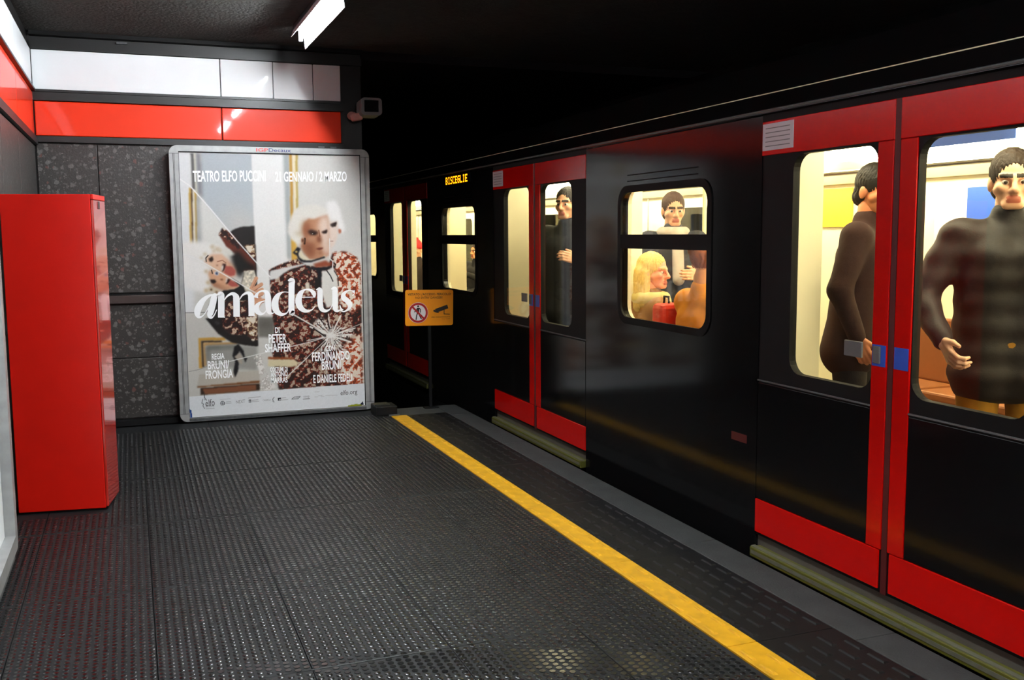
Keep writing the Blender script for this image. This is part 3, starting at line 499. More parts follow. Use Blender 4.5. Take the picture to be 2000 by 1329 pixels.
# ------------------------------------------------------------------ second poster case on the left wall (its end only is in view)
a2 = empty('advertising_case', (WX, 4.22, 0))
tag(a2, 'grey metal poster case on the left wall, only its far corner in view', 'poster case')
MB().plate('x', .012, .085, -.79, .79, .06, 2.2, (-.71, .71, .13, 2.12), r=.004, outer_r=.05).build('case_frame', M_alu, a2)
MB().box(.01, .035, -.76, .76, .085, 2.17).build('back_box', M_alud, a2)
MB().box(.036, .040, -.708, .708, .132, 2.118).build('poster', M_white, a2)
MB().chbox(.0, .07, -.78, .78, 0, .05, .004).build('base_strip', M_alud, a2)

# ------------------------------------------------------------------ black block, camera, warning sign
b = empty('rubber_block', (1.935, 7.98, 0)); tag(b, 'small black block on the floor at the far end of the yellow strip', 'block')
MB().chbox(-.105, .075, -.10, .10, 0, .082, .008).build('block_body', M_blackm, b)
MB().chbox(-.100, .03, -.03, .095, .080, .087, .002).build('top_plate', M_black, b)
MB().box(.0, .09, -.118, -.100, .0, .012).build('foot_flange', M_alud, b)

c = empty('surveillance_camera', (1.90, 8.20, 2.535), -.05)
tag(c, 'small grey surveillance camera on a pink arm, right of the end wall bands', 'camera')
MB().plate('y', -.115, .10, -.088, .084, -.068, .072, outer_r=.03, k=6).build('camera_body', M_house, c, smooth=False)
MB().plate('y', -.135, -.112, -.088, .084, -.068, .072, (-.061, .059, -.042, .054), r=.006, outer_r=.03, k=6).build('front_bezel', M_house, c)
MB().box(-.063, .061, -.118, -.114, -.045, .057).build('lens_window', M_lens, c)
arm = MB().chbox(-.155, -.07, -.02, .06, -.078, -.018, .010).build('bracket_arm', M_arm, c)
arm.rotation_euler.y = -.2
MB().lathe([(.036, 0), (.036, .012)], (0, 0, 0), 16).build('wall_flange', M_arm, c, (-.12, .165, -.045)).rotation_euler.x = math.pi/2
MB().tube([(-.12, .02, -.045), (-.12, .165, -.045)], .016, 10).build('wall_stem', M_arm, c)

s = empty('warning_sign', (2.365, 8.10, 0)); tag(s, 'orange no entry warning sign on a thin black post at the platform end', 'sign')
MB().box(-.012, .012, .004, .028, .008, .95).build('post', M_blackm, s)
MB().chbox(-.06, .06, -.035, .045, 0.001, .010, .002).build('base_plate', M_blackm, s)
sx0, sx1, sz0, sz1 = -.214, .210, .718, 1.024
sp = MB().plate('y', -.004, .003, sx0, sx1, sz0, sz1, outer_r=.018).build('sign_panel', M_orange, s); sp.rotation_euler.y = .018; sp.location = (0, 0, 0)
# small roll of the plate about its own centre
sp.location = (-math.sin(.018)*.87, 0, .87-math.cos(.018)*.87)
SY = -.0048
def sl(t, x, z, w, h, m=M_ink, bold=.01): lettering(t, m, sp, (x, SY, z), (1, 0, 0), (0, 0, 1), w, h, bold)
sl("VIETATO L'ACCESSO. PERICOLO!", -.194, .977, .385, .020, bold=.02)
sl("NO ENTRY DANGER!", -.126, .948, .24, .019, bold=.008)
sl("AREA VIDEOSORVEGLIATA", .015, .785, .168, .0095)
sl("D. Lgs. 196/2003", .11, .769, .072, .0065)
def disc(cx, cz, r, y, m, name, r0=0, n=32):
    a = [2*math.pi*i/n for i in range(n)]; b = MB()
    if r0: b.add([(cx+r*math.cos(t), y, cz+r*math.sin(t)) for t in a]+[(cx+r0*math.cos(t), y, cz+r0*math.sin(t)) for t in a], [(i, (i+1) % n, n+(i+1) % n, n+i) for i in range(n)])
    else: b.add([(cx+r*math.cos(t), y, cz+r*math.sin(t)) for t in a], [list(range(n))])
    return link(name, b.mesh(name, False), m, sp)
pcx, pcz = -.102, .829
disc(pcx, pcz, .0885, SY, M_label, 'pictogram_ground'); disc(pcx, pcz, .0855, SY-.0004, M_prohib, 'pictogram_ring', .067)
def strokes(name, m, L, y, parent=sp):
    b = MB(); k = 0
    for P, w in L:
        for (xa, za), (xb, zb) in zip(P[:-1], P[1:]):
            d = math.hypot(xb-xa, zb-za); nx, nz = -(zb-za)/d*w/2, (xb-xa)/d*w/2; ex, ez = (xb-xa)/d*w*.3, (zb-za)/d*w*.3; k += 1
            b.add([(xa+nx-ex, y-k*1e-5, za+nz-ez), (xb+nx+ex, y-k*1e-5, zb+nz+ez), (xb-nx+ex, y-k*1e-5, zb-nz+ez), (xa-nx-ex, y-k*1e-5, za-nz-ez)], [(0, 1, 2, 3)])
    return link(name, b.mesh(name, False), m, parent)
disc(pcx, pcz+.055, .0085, SY-.0006, M_ink, 'pictogram_head')
strokes('pictogram_walker', M_ink, [([(pcx, pcz+.036), (pcx-.002, pcz-.004)], .022), ([(pcx-.008, pcz+.038), (pcx-.018, pcz+.016), (pcx-.032, pcz+.008)], .008),
    ([(pcx+.008, pcz+.04), (pcx+.02, pcz+.028), (pcx+.020, pcz+.004)], .008), ([(pcx-.004, pcz), (pcx-.012, pcz-.02), (pcx-.018, pcz-.056)], .010), ([(pcx+.002, pcz), (pcx+.012, pcz-.022), (pcx+.028, pcz-.052)], .010)], SY-.0006)
strokes('pictogram_bar', M_prohib, [([(pcx-.052, pcz+.052), (pcx+.052, pcz-.052)], .017)], SY-.001)
strokes('pictogram_camera', M_ink, [([(.062, .846), (.152, .876)], .034), ([(.038, .846), (.052, .838)], .016), ([(.062, .832), (.078, .828)], .008), ([(.128, .852), (.128, .815), (.178, .812)], .0065)], SY-.0006)

# ------------------------------------------------------------------ fluorescent fittings along the platform
def fitting(y0, y1, label, open_=False, x=1.236, group=None, m=None):
    f = empty('fluorescent_fitting', (x, y0, CEIL)); tag(f, label, 'lamp', group)
    L = y1-y0
    MB().chbox(-.05, .06, 0, L, -.035, -.001, .003).build('housing', M_black, f)
    if not open_:
        # asymmetric reflector: a short left lip and a deep right flap
        MB().prism([(-.048, -.036), (-.046, -.036), (-.060, -.086), (-.064, -.086)], 'y', 0, L).build('reflector_lip', M_refl, f)
        MB().prism([(.020, -.036), (.024, -.036), (.040, -.168), (.036, -.168)], 'y', .0, L).build('reflector_flap', M_refl, f)
        MB().box(-.046, .022, 0, L, -.040, -.036).build('reflector_back', M_refl, f)
    else:
        MB().box(-.09, .09, 0, L, -.040, -.036).build('reflector_back', M_refl, f)
    for x_ in ((-.06, .06) if open_ else (0,)): MB().tube([(x_, .03, -.100), (x_, L-.06, -.100)], .009, 12).build('tube', m or M_tubeM, f)
    for y in (.0, L-.06): MB().chbox(-.075 if open_ else -.016, .075 if open_ else .012, y+.002, y+.028, -.122, -.036, .003).build('tube_holder', M_label, f)
    return f
struct(MB().box(WX, EX, EY-.06, EY+.02, 3.0, 3.031).build('trim_1', M_blackm))
fitting(6.08, 7.52, 'bright white fluorescent fitting on the dark ceiling nearest the end wall')
for i, (a, b_) in enumerate(((4.2, 5.64), (2.3, 3.74))):
    fitting(a, b_, ('fluorescent fitting overhead, next one towards the viewer from the end wall', 'fluorescent fitting overhead, third one back from the end wall')[i])
fitting(-1.4, .04, 'open fluorescent fitting just behind the viewpoint, with no reflector flaps', True, 1.236, None, M_rearM)
fitting(-3.4, -1.96, 'open fluorescent fitting far behind the viewpoint, last of the row', True, 1.236, None, M_rearM)

# ------------------------------------------------------------------ the train
tr = empty('metro_train', (TX, 5, 0)); tag(tr, 'black and red metro train with lit windows beside the platform', 'train')
def T(b, name, m, parent=tr, smooth=False):
    """parts are laid out in world metres; the train's root stands at (TX, 5, 0)"""
    off = (-TX, -5, 0) if parent is tr else None
    return b.build(name, m, parent, off, smooth)
PER, D0 = 3.64, 3.03
KS = range(-1, 6)
Y0, Y1 = D0-PER-.87-1.9, D0+6*PER-.87-.0
x0, x1 = TX, TX+.05
top = 2.028
# sides, roof, floor
for k in KS:
    ya, yb = D0+PER*k+.872, D0+PER*(k+1)-.872; wc = (ya+yb)/2-.02
    hole = (wc-.487, wc+.487, .985, 1.745)
    T(MB().plate('x', x0, x1, ya, yb, -.12, top, hole, r=.085, k=6), 'side_panel', M_blackp)
    fr = T(MB().plate('x', x0-.006, x0+.006, hole[0]-.028, hole[1]+.028, hole[2]-.028, hole[3]+.028, (hole[0]+.012, hole[1]-.012, hole[2]+.012, hole[3]-.012), r=.08, outer_r=.11, k=6), 'window_frame', M_blackm)
    T(MB().box(x0-.004, x1-.004, hole[0]+.004, hole[1]-.004, 1.405, 1.487), 'vent_bar', M_blackm, fr)
    T(MB().box(x0+.02, x0+.026, hole[0]+.002, hole[1]-.002, hole[2]+.002, 1.41), 'lower_pane', M_glass, fr)
    T(MB().box(x0+.012, x0+.018, hole[0]+.002, hole[1]-.002, 1.48, hole[3]-.002), 'vent_pane', M_glass, fr)
    for z in (1.795, 1.83): T(MB().box(x0-.003, x0+.001, wc-.38, wc+.40, z, z+.006), 'vent_slot', M_blackm)
    # interior lining around the window
    T(MB().plate('x', x1, x1+.03, ya+.02, yb-.02, .08, 2.05, (hole[0]-.01, hole[1]+.01, hole[2]-.01, hole[3]+.01), r=.085), 'inner_lining', M_cream)
    # seats below the window and opposite
    for j in range(3):
        for xa, xb, s in ((x1+.04, x1+.46, 1), (TX+2.03, TX+2.45, -1)):
            yy = ya+.13+j*.52
            st = T(MB().chbox(xa, xb, yy, yy+.46, .40, .46, .015), 'seat', M_seat)
            q = xa if s > 0 else xb-.05
            T(MB().chbox(q, q+.05, yy, yy+.46, .46, .90, .015), 'seat_back', M_seat, st)
            T(MB().box(xa+.12 if s > 0 else xb-.2, xa+.2 if s > 0 else xb-.12, yy+.16, yy+.30, .05, .40), 'seat_leg', M_steel, st)
    for y in (ya+.045, yb-.045):
        if ya > 2: T(MB().chbox(x1+.035, x1+.33, y-.012, y+.012, .10, 2.08, .004), 'draught_screen', M_cream)
# LED destination display above the window that follows
yl = (D0+PER*1+.872+D0+PER*2-.872)/2-.02
ld = T(MB().box(x0-.004, x0+.004, yl-.36, yl+.37, 1.94, 2.024), 'destination_display', M_blackm)
GL = {'B': '1111010001111101000111110', 'I': '0111000100001000010001110', 'S': '0111110000011100000111110', 'C': '0111110000100001000001111', 'E': '1111110000111101000011111', 'G': '0111110000101111000101110', 'L': '1000010000100001000011111'}
dots = MB(); word = 'BISCEGLIE'; cw = .068/5.6
for i, ch in enumerate(word):
    for q, bit in enumerate(GL[ch]):
        if bit == '1':
            r_, c_ = divmod(q, 5); y = yl+.335-(i*6+c_)*.0118; z = 2.013-r_*.0135
            dots.box(x0-.0052, x0-.004, y-.0108, y, z-.0118, z)
T(dots, 'led_lettering', M_led, ld)
roof = [(x0, 2.03), (x0-.02, 2.035), (x0-.02, 2.052), (x0+.02, 2.062), (x0+.06, 2.16), (x0+.2, 2.32), (x0+.5, 2.44), (x0+1.25, 2.50), (x0+2.0, 2.44), (x0+2.3, 2.32), (x0+2.44, 2.16), (x0+2.5, 2.03), (x0+2.45, 2.03), (x0+2.4, 2.2), (x0+1.25, 2.42), (x0+.1, 2.2), (x0+.05, 2.03)]
T(MB().prism([(p[0], p[1]) for p in roof], 'y', Y0, Y1), 'roof', M_blackp)
T(MB().tube([(x0-.022, Y0, 2.044), (x0-.022, Y1, 2.044)], .006, 6), 'gutter_edge', M_house)
T(MB().box(x0+.02, x0+2.48, Y0, Y1, -.06, .05), 'train_floor', M_ifloor)
T(MB().box(x0+.06, x0+2.44, Y0, Y1, -1.0, -.06), 'underframe', M_blackm)
T(MB().box(x0+.005, x0+.03, Y0, Y1, -.55, -.125), 'skirt', M_blackm)
T(MB().box(x1, x0+2.45, Y0, Y1, 2.11, 2.14), 'inner_ceiling', M_cream)
T(MB().prism([(x0+2.15, 2.11), (x0+2.45, 2.11), (x0+2.45, 1.86), (x0+2.40, 1.86)], 'y', Y0, Y1), 'cove_panel', M_cream)
for k in KS:
    ya = D0+PER*k
    T(MB().box(x0+2.45, x0+2.50, ya-.9, ya+.9, -.1, 2.05), 'far_door', M_cream)
    w0, w1 = ya+.9, ya+PER-.9; wc = (w0+w1)/2
    if k == 0: T(MB().box(x0+2.45, x0+2.50, w0, w1, -.1, 2.05), 'far_panel', M_cream)
    else:
        fp = T(MB().plate('x', x0+2.45, x0+2.50, w0, w1, -.1, 2.05, (wc-.49, wc+.49, 1.0, 1.74), r=.08), 'far_panel', M_cream)
        T(MB().box(x0+2.47, x0+2.476, wc-.5, wc+.5, .99, 1.75), 'far_pane', M_glass, fp)
        T(MB().box(x0+2.452, x0+2.49, wc-.49, wc+.49, 1.4, 1.45), 'far_vent_bar', M_blackm, fp)
    for d in (-.9, -.015, .9): T(MB().box(x0+2.444, x0+2.452, ya+d-.008, ya+d+.008, .1, 2.0), 'far_seam', M_steel)
    for y in (ya-1.25, ya, ya+1.25):
        T(MB().chbox(x0+2.02, x0+2.13, y-.52, y+.52, 2.0, 2.10, .01), 'ceiling_light', M_strip)
        T(MB().chbox(x0+.42, x0+.53, y-.52, y+.52, 2.06, 2.11, .01), 'ceiling_light', M_strip)
    for y in (ya-.75, ya+.75): T(MB().tube([(x0+1.9, y, .05), (x0+1.9, y, 2.11)], .018, 8), 'grab_pole', M_pole)
T(MB().tube([(x0+1.9, Y0, 1.90), (x0+1.9, Y1, 1.90)], .016, 8), 'hand_rail', M_steel)
T(MB().tube([(x0+.62, Y0, 1.93), (x0+.62, Y1, 1.93)], .016, 8), 'hand_rail', M_steel)
T(MB().box(x0, x0+2.5, Y0-.04, Y0, -.1, 2.2), 'end_panel', M_black); T(MB().box(x0, x0+2.5, Y1, Y1+.04, -.1, 2.2), 'end_panel', M_black)
# notices inside
for (xx, a, b_, c0, c1, m) in ((x0+2.438, 6.18, 6.60, 1.53, 1.83, M_signy), (x0+2.438, 4.72, 5.06, 1.36, 1.78, M_blue), (x0+2.438, 5.06, 5.34, 1.36, 1.78, M_label), (x0+2.438, 11.3, 11.7, 1.4, 1.8, M_blue),
        (x0+2.0, 4.3, 5.1, 2.02, 2.10, M_blue), (x0+2.0, 6.25, 6.85, 2.02, 2.10, M_blue), (x0+2.0, 13.2, 14.0, 2.02, 2.10, M_blue), (x0+2.438, 13.7, 14.1, 1.5, 1.8, M_signy)):
    T(MB().box(xx-.004, xx+.004, a, b_, c0, c1), 'notice', m)
# doors
for k in KS:
    yc = D0+PER*k
    for s in (1, -1):
        def yr(a, b_): return (yc+s*a, yc+s*b_) if s > 0 else (yc+s*b_, yc+s*a)
        a, b_ = yr(.016, .868); w = yr(.108, .642)
        d = T(MB().plate('x', x0+.004, x0+.04, a, b_, .05, 2.0, (*w, .862, 1.838), r=.075, k=6), 'door', M_blackm)
        T(MB().box(x0+.015, x0+.021, w[0]-.004, w[1]+.004, .858, 1.842), 'window_pane', M_glass, d)
        h0, h1 = yr(.016, .868)
        T(MB().chbox(x0-.004, x0+.006, h0, h1, 1.846, 2.0, .003), 'header', M_tred, d)
        h0, h1 = yr(.018, .104)
        T(MB().chbox(x0-.004, x0+.006, h0, h1, .228, 1.845, .003), 'stile', M_tred, d)
        h0, h1 = yr(.03, .868)
        T(MB().chbox(x0-.004, x0+.006, h0, h1, .064, .226, .003), 'kick_strip', M_tred, d)
        h0, h1 = yr(.106, .868)
        T(MB().chbox(x0-.001, x0+.006, h0, h1, .23, .79, .003), 'lower_panel', M_blackp, d)
        T(MB().box(x0-.005, x0+.004, h0, h1, .798, .804), 'trim_line', M_house, d)
        if s > 0:
            lb = T(MB().box(x0-.0055, x0-.004, yc+.635, yc+.862, 1.868, 1.988), 'sticker', M_label, d)
            for i in range(5): T(MB().box(x0-.0062, x0-.0055, yc+.66, yc+.84, 1.885+i*.02, 1.889+i*.02), 'sticker_line', M_inkgrey, d)
            T(MB().chbox(x0-.012, x0+.006, yc+.05, yc+.09, .975, 1.045, .004), 'door_button', M_house, d)
            T(MB().chbox(x0+.002, x0+.012, yc+.17, yc+.275, .985, 1.05, .003), 'handle_cup', M_house, d)
        else: T(MB().box(x0-.0055, x0-.004, yc-.098, yc-.024, .965, 1.05), 'blue_sticker', M_blue, d)
        if s > 0: T(MB().box(x0-.0055, x0-.004, yc+.024, yc+.098, .965, 1.05), 'blue_sticker', M_blue, d)
    T(MB().box(x0, x0+.05, yc-.872, yc+.872, 2.0, 2.03), 'door_lintel', M_blackm)
    T(MB().box(x0-.001, x0+.03, yc-.015, yc+.015, .05, 2.0), 'door_seal', M_tredd)
    stp = T(MB().chbox(x0-.035, x0+.1, yc-.86, yc+.86, -.052, -.005, .004), 'door_step', M_step)
    T(MB().box(x0-.028, x0-.004, yc-.86, yc+.86, -.0055, -.001), 'step_tread', M_stepm, stp)
    T(MB().box(x0-.0365, x0-.034, yc-.85, yc+.85, -.036, -.018), 'step_tread', M_stepm, stp)
T(MB().box(x0-.002, x0+.001, 3.98, 4.11, .475, .515), 'data_plate', M_tredd)

# ------------------------------------------------------------------ people, as smooth implicit bodies
def rcone(P, a, b, ra, rb):
    a = np.array(a, float); b = np.array(b, float); ba = b-a; L = max(ba@ba, 1e-12)
    t = np.clip(((P-a)@ba)/L, 0, 1); return np.linalg.norm(P-a-t[..., None]*ba, axis=-1)-(ra+(rb-ra)*t)
def ellip(P, c, r):
    q = P-np.array(c, float); r = np.array(r, float); k0 = np.linalg.norm(q/r, axis=-1); k1 = np.linalg.norm(q/(r*r), axis=-1); return k0*(k0-1)/np.maximum(k1, 1e-9)
def sdf_mesh(prims, res, k=.02, subs=(), warp=None):
    """prims ('c',a,b,ra,rb) or ('e',centre,radii); smooth union; surface nets"""
    lo = np.full(3, 1e9); hi = -lo; bb = []
    for p in prims:
        A = np.array([p[1], p[2]] if p[0] == 'c' else [p[1]], float); r = max(p[3], p[4]) if p[0] == 'c' else np.array(p[2], float)
        l, h = (A-r).min(0), (A+r).max(0); bb.append((l, h)); lo = np.minimum(lo, l); hi = np.maximum(hi, h)
    lo -= 3*res+k; hi += 3*res+k; n = np.ceil((hi-lo)/res).astype(int)+1
    ax = [lo[i]+np.arange(n[i])*res for i in range(3)]; F = np.full(n, 1.0, np.float32)
    def region(l, h, pad):
        return [slice(max(0, int((l[i]-pad-lo[i])/res)), min(n[i], int((h[i]+pad-lo[i])/res)+2)) for i in range(3)]
    for p, (l, h) in zip(prims, bb):
        s = region(l, h, 2*k+2*res); G = np.stack(np.meshgrid(*[ax[i][s[i]] for i in range(3)], indexing='ij'), -1)
        d = rcone(G, *p[1:]) if p[0] == 'c' else ellip(G, *p[1:]); f = F[tuple(s)]
        t = np.clip(.5+.5*(f-d)/k, 0, 1); F[tuple(s)] = f*(1-t)+d*t-k*t*(1-t)
    for p in subs:
        A = np.array([p[1], p[2]] if p[0] == 'c' else [p[1]], float); r = max(p[3], p[4]) if p[0] == 'c' else np.array(p[2], float)
        s = region((A-r).min(0), (A+r).max(0), 2*res); G = np.stack(np.meshgrid(*[ax[i][s[i]] for i in range(3)], indexing='ij'), -1)
        if G.size == 0: continue
        d = rcone(G, *p[1:]) if p[0] == 'c' else ellip(G, *p[1:]); F[tuple(s)] = np.maximum(F[tuple(s)], -d)
    if warp is not None: F = F+warp(*np.meshgrid(*ax, indexing='ij'))
    S = F < 0; c = np.zeros(n-1, np.int8)
    offs = [(i, j, q) for i in (0, 1) for j in (0, 1) for q in (0, 1)]
    for o in offs: c += S[o[0]:n[0]-1+o[0], o[1]:n[1]-1+o[1], o[2]:n[2]-1+o[2]]
    act = np.argwhere((c > 0) & (c < 8)); idx = np.full(n-1, -1, np.int64); idx[tuple(act.T)] = np.arange(len(act))
    val = np.stack([F[tuple((act+o).T)] for o in offs], 1); acc = np.zeros((len(act), 3)); cnt = np.zeros(len(act))
    for e in range(8):
        for f in range(e+1, 8):
            d = np.array(offs[f])-np.array(offs[e])
            if np.abs(d).sum() != 1: continue
            m = (val[:, e] < 0) != (val[:, f] < 0); t = val[:, e]/np.where(m, val[:, e]-val[:, f], 1)
            acc += np.where(m[:, None], np.array(offs[e])+t[:, None]*d, 0); cnt += m
    V = lo+(act+acc/np.maximum(cnt, 1)[:, None])*res; Q = []
    for d in range(3):
        u, v = [(1, 2), (2, 0), (0, 1)][d]
        s0 = [slice(None)]*3; s1 = [slice(None)]*3; s0[d] = slice(0, -1); s1[d] = slice(1, None)
        a = S[tuple(s0)]; b = S[tuple(s1)]; E = np.argwhere(a != b)
        E = E[(E[:, u] > 0) & (E[:, v] > 0) & (E[:, u] < n[u]-1) & (E[:, v] < n[v]-1)]
        fl_ = a[tuple(E.T)]
        def cell(du, dv): e = E.copy(); e[:, u] -= du; e[:, v] -= dv; return idx[tuple(e.T)]
        q = np.stack([cell(1, 1), cell(0, 1), cell(0, 0), cell(1, 0)], 1); q[~fl_] = q[~fl_][:, ::-1]; Q.append(q)
    return V, np.concatenate(Q)
def rotz(a): c, s = math.cos(a), math.sin(a); return np.array([[c, -s, 0], [s, c, 0], [0, 0, 1]])
def rotx(a): c, s = math.cos(a), math.sin(a); return np.array([[1, 0, 0], [0, c, -s], [0, s, c]])
def unit(v): v = np.array(v, float); return v/np.linalg.norm(v)
def hand_prims(w, d, palm, side, curl=.7):
    """five fingers: w wrist, d forearm direction, palm normal, side +1/-1 chooses where the thumb is"""
    w = np.array(w, float); d = unit(d); p = np.array(palm, float); p = unit(p-d*(p@d)); s = np.cross(d, p)*side; P = []
    P.append(('c', w-d*.05, w+d*.012, .026, .025))
    for i, (o, L) in enumerate(((-.030, .9), (-.010, 1.0), (.010, .96), (.029, .78))):
        kn = w+d*.088+s*o*1.0-d*abs(o)*.18
        P.append(('c', w+d*.012+s*o*.62, kn, .0145, .0115))
        q = kn; a = curl*.5
        for ln, r0, r1 in ((.042*L, .0098, .0090), (.027*L, .0088, .0082), (.021*L, .0080, .0068)):
            e = q+(d*math.cos(a)+p*math.sin(a))*ln; P.append(('c', q, e, r0, r1)); q = e; a += curl
    b = w+d*.022-s*.026; m_ = b+d*.034-s*.026+p*.012; P += [('c', b, m_, .0150, .0110), ('c', m_, m_+d*.030-s*.006+p*.012, .0105, .0085)]
    return P
HAIRM = {}
def person(label, loc, face, H=1.74, sit=False, arms=None, head=(0, 0), coat=(40, 40, 44), trousers=(40, 42, 50), hair=(30, 22, 18), style='short', skin=(214, 160, 128), puffer=False, lean=0., female=False, scarf=None, group=None):
    """face = heading of the body (0 looks towards -Y, positive turns towards +X); arms = ((elbow, wrist, palm) left, right) in body space, right hand at -X"""
    k = H/1.74; root = empty('person', loc, face); tag(root, label, 'person', group)
    zs = -.44 if sit else 0.
    def z_(p): return (np.array(p, float)+np.array([0, lean*(p[2]-.9) if p[2] > .9 else 0, zs]))*k
    sh = .165 if female else .185
    hipz = .93
    J = dict(neck=(0, .015, 1.47), chest=(0, .0, 1.28), waist=(0, .0, 1.08), pel=(0, .0, .95))
    if arms is None: arms = (((.25, .02, 1.14), (.24, -.06, .90), (-1, 0, 0)), ((-.25, .02, 1.14), (-.24, -.06, .90), (1, 0, 0)))
    if sit:
        leg = [((s*.09, 0, .98), (s*.11, -.42, .96), (s*.11, -.44, .52)) for s in (1, -1)]
    else: leg = [((s*.09, 0, .94), (s*.10, -.02, .50), (s*.10, .02, .09)) for s in (1, -1)]
    # --- skin body: one continuous surface
    A = [('c', z_(J['pel']), z_(J['chest']), .10*k, .11*k), ('c', z_((-sh+.03, .01, 1.41)), z_((sh-.03, .01, 1.41)), .05*k, .05*k), ('c', z_((0, .01, 1.40)), z_((0, .02, 1.54)), .058*k, .054*k)]
    for s, (el, wr, pm) in zip((1, -1), arms):
        A += [('c', z_((s*sh, .01, 1.41)), z_(el), .045*k, .038*k), ('c', z_(el), z_(wr), .036*k, .026*k)]
    for h, kn, an in leg: A += [('c', z_(h), z_(kn), .075*k, .05*k), ('c', z_(kn), z_(an), .05*k, .036*k), ('c', z_(an), z_((an[0], an[1]-.14, an[2]-.055)), .034*k, .028*k)]
    V, Q = sdf_mesh(A, .016*k, .03); VS = [V]; QS = [Q]; n0 = len(V)
    for s, (el, wr, pm) in zip((1, -1), arms):
        w = z_(wr); v, q = sdf_mesh(hand_prims(w, w-z_(el), pm, s), .0048, .005); VS.append(v); QS.append(q+n0); n0 += len(v)
    # head in its own frame, looking to -Y, then turned
    R = rotz(head[0])@rotx(head[1]); hc = z_((0, .0, 1.625))
    hp = [('e', (0, .004, .035), (.075, .096, .092)), ('e', (0, -.026, -.045), (.057, .066, .068)), ('c', (-.022, -.072, -.088), (.022, -.072, -.088), .020, .020),
          ('c', (0, -.092, .018), (0, -.116, -.028), .008, .0125), ('c', (-.011, -.100, -.034), (.011, -.100, -.034), .010, .010), ('c', (-.048, -.076, .026), (-.014, -.092, .022), .009, .010), ('c', (.014, -.092, .022), (.048, -.076, .026), .010, .009),
          ('c', (-.042, -.066, -.018), (-.05, -.03, -.03), .022, .022), ('c', (.042, -.066, -.018), (.05, -.03, -.03), .022, .022),
          ('c', (-.019, -.089, -.062), (.019, -.089, -.062), .0065, .0065), ('c', (-.015, -.088, -.071), (.015, -.088, -.071), .0075, .0075),
          ('e', (-.078, .010, -.008), (.011, .020, .031)), ('e', (.078, .010, -.008), (.011, .020, .031)), ('c', (0, .022, -.07), (0, .026, -.19), .054, .060)]
    ey = [('e', (s*.031, -.094, .001), (.0155, .012, .0105)) for s in (1, -1)]
    v, q = sdf_mesh(hp, .0062, .014, ey); 
    e2 = []
    for s in (1, -1):
        vv, qq = sdf_mesh([('e', (s*.031, -.0775, .001), (.0145, .0135, .0125))], .004, .002); e2.append((vv, qq))
    sc_ = k*(.95 if female else 1.0)
    tf = lambda a: (a*sc_)@R.T+hc
    parts_mat = [np.zeros(n0, int)]
    lipsel = (np.abs(v[:, 0]) < .024) & (np.abs(v[:, 2]+.0665) < .0105) & (v[:, 1] < -.086)
    browsel = (np.abs(np.abs(v[:, 0])-.031) < .021) & (np.abs(v[:, 2]-.027) < .0055) & (v[:, 1] < -.07)
    fm = np.zeros(len(v), int); fm[lipsel] = 1; fm[browsel] = 2; parts_mat.append(fm)
    VS.append(tf(v)); QS.append(q+n0); n0 += len(v)
    for vv, qq in e2:
        iris = (np.hypot(np.abs(vv[:, 0])-.031, vv[:, 2]-.001) < .0062) & (vv[:, 1] < -.08); f = np.full(len(vv), 3); f[iris] = 4
        parts_mat.append(f); VS.append(tf(vv)); QS.append(qq+n0); n0 += len(vv)
    pm_ = np.concatenate(parts_mat); QQ = np.concatenate(QS); me = np_mesh('body', np.concatenate(VS), QQ)
    nm = '%d_%d_%d' % skin
    for key, c, r_ in (('skin_'+nm, skin, .5), ('lip_'+nm, (int(skin[0]*.78), int(skin[1]*.55), int(skin[2]*.55)), .4), ('brow_'+'%d_%d_%d' % hair, tuple(int(h*.8) for h in hair), .7), ('eye_white', (225, 220, 214), .2), ('iris', (52, 36, 28), .15)):
        me.materials.append(MATS.get(key) or mat(key, c, r_, noise=.04, nscale=30))
    me.polygons.foreach_set('material_index', np.max(pm_[QQ], 1).astype(np.int32)); me.update()
    link('body', me, None, root)
    # --- clothes
    def cloth(name, prims, c, res=.013, kk=.03, warp=None, rough=.8):
        vv, qq = sdf_mesh(prims, res*k, kk, (), warp); key = 'cloth_%d_%d_%d_%d' % (*c, rough*100)
        return link(name, np_mesh(name, vv, qq), MATS.get(key) or mat(key, c, rough, spec=.25, noise=.18, nscale=22, bump=.12, bscale=160), root)
    fat = 1.12 if puffer else 1.0
    cl = [('c', z_((-sh+.02, .015, 1.40)), z_((sh-.02, .015, 1.40)), .072*k*fat, .072*k*fat)]
    for s in (1, -1): cl += [('c', z_((s*.07, .0, 1.30)), z_((s*.065, .0, 1.05)), .125*k*fat, .115*k*fat), ('c', z_((s*.065, 0, 1.05)), z_((s*.075, 0, .93 if sit else .84)), .115*k*fat, (.125 if sit else .14)*k)]
    for s, (el, wr, pm) in zip((1, -1), arms):
        w = np.array(wr, float)-.012*unit(np.array(wr)-np.array(el)); cl += [('c', z_((s*sh, .01, 1.40)), z_(el), .074*k*fat, .056*k*fat), ('c', z_(el), z_(w), .055*k*fat, .042*k)]
    cl += [('c', z_((0, .012, 1.43)), z_((0, .012, 1.475)), .078*k, .076*k)]
    wv = None
    if puffer: wv = lambda X, Y, Z: (.0034*np.cos(Z*2*math.pi/.10)).astype(np.float32)
    cloth('coat', cl, coat, warp=wv, rough=.55 if puffer else .85)
    tl = []
    for h, kn, an in leg: tl += [('c', z_(h), z_(kn), .098*k, .068*k), ('c', z_(kn), z_((an[0], an[1], an[2]+.0)), .068*k, .056*k)]
    tl += [('c', z_((-.05, 0, .95)), z_((.05, 0, .95)), .125*k, .125*k)]
    cloth('trousers', tl, trousers)
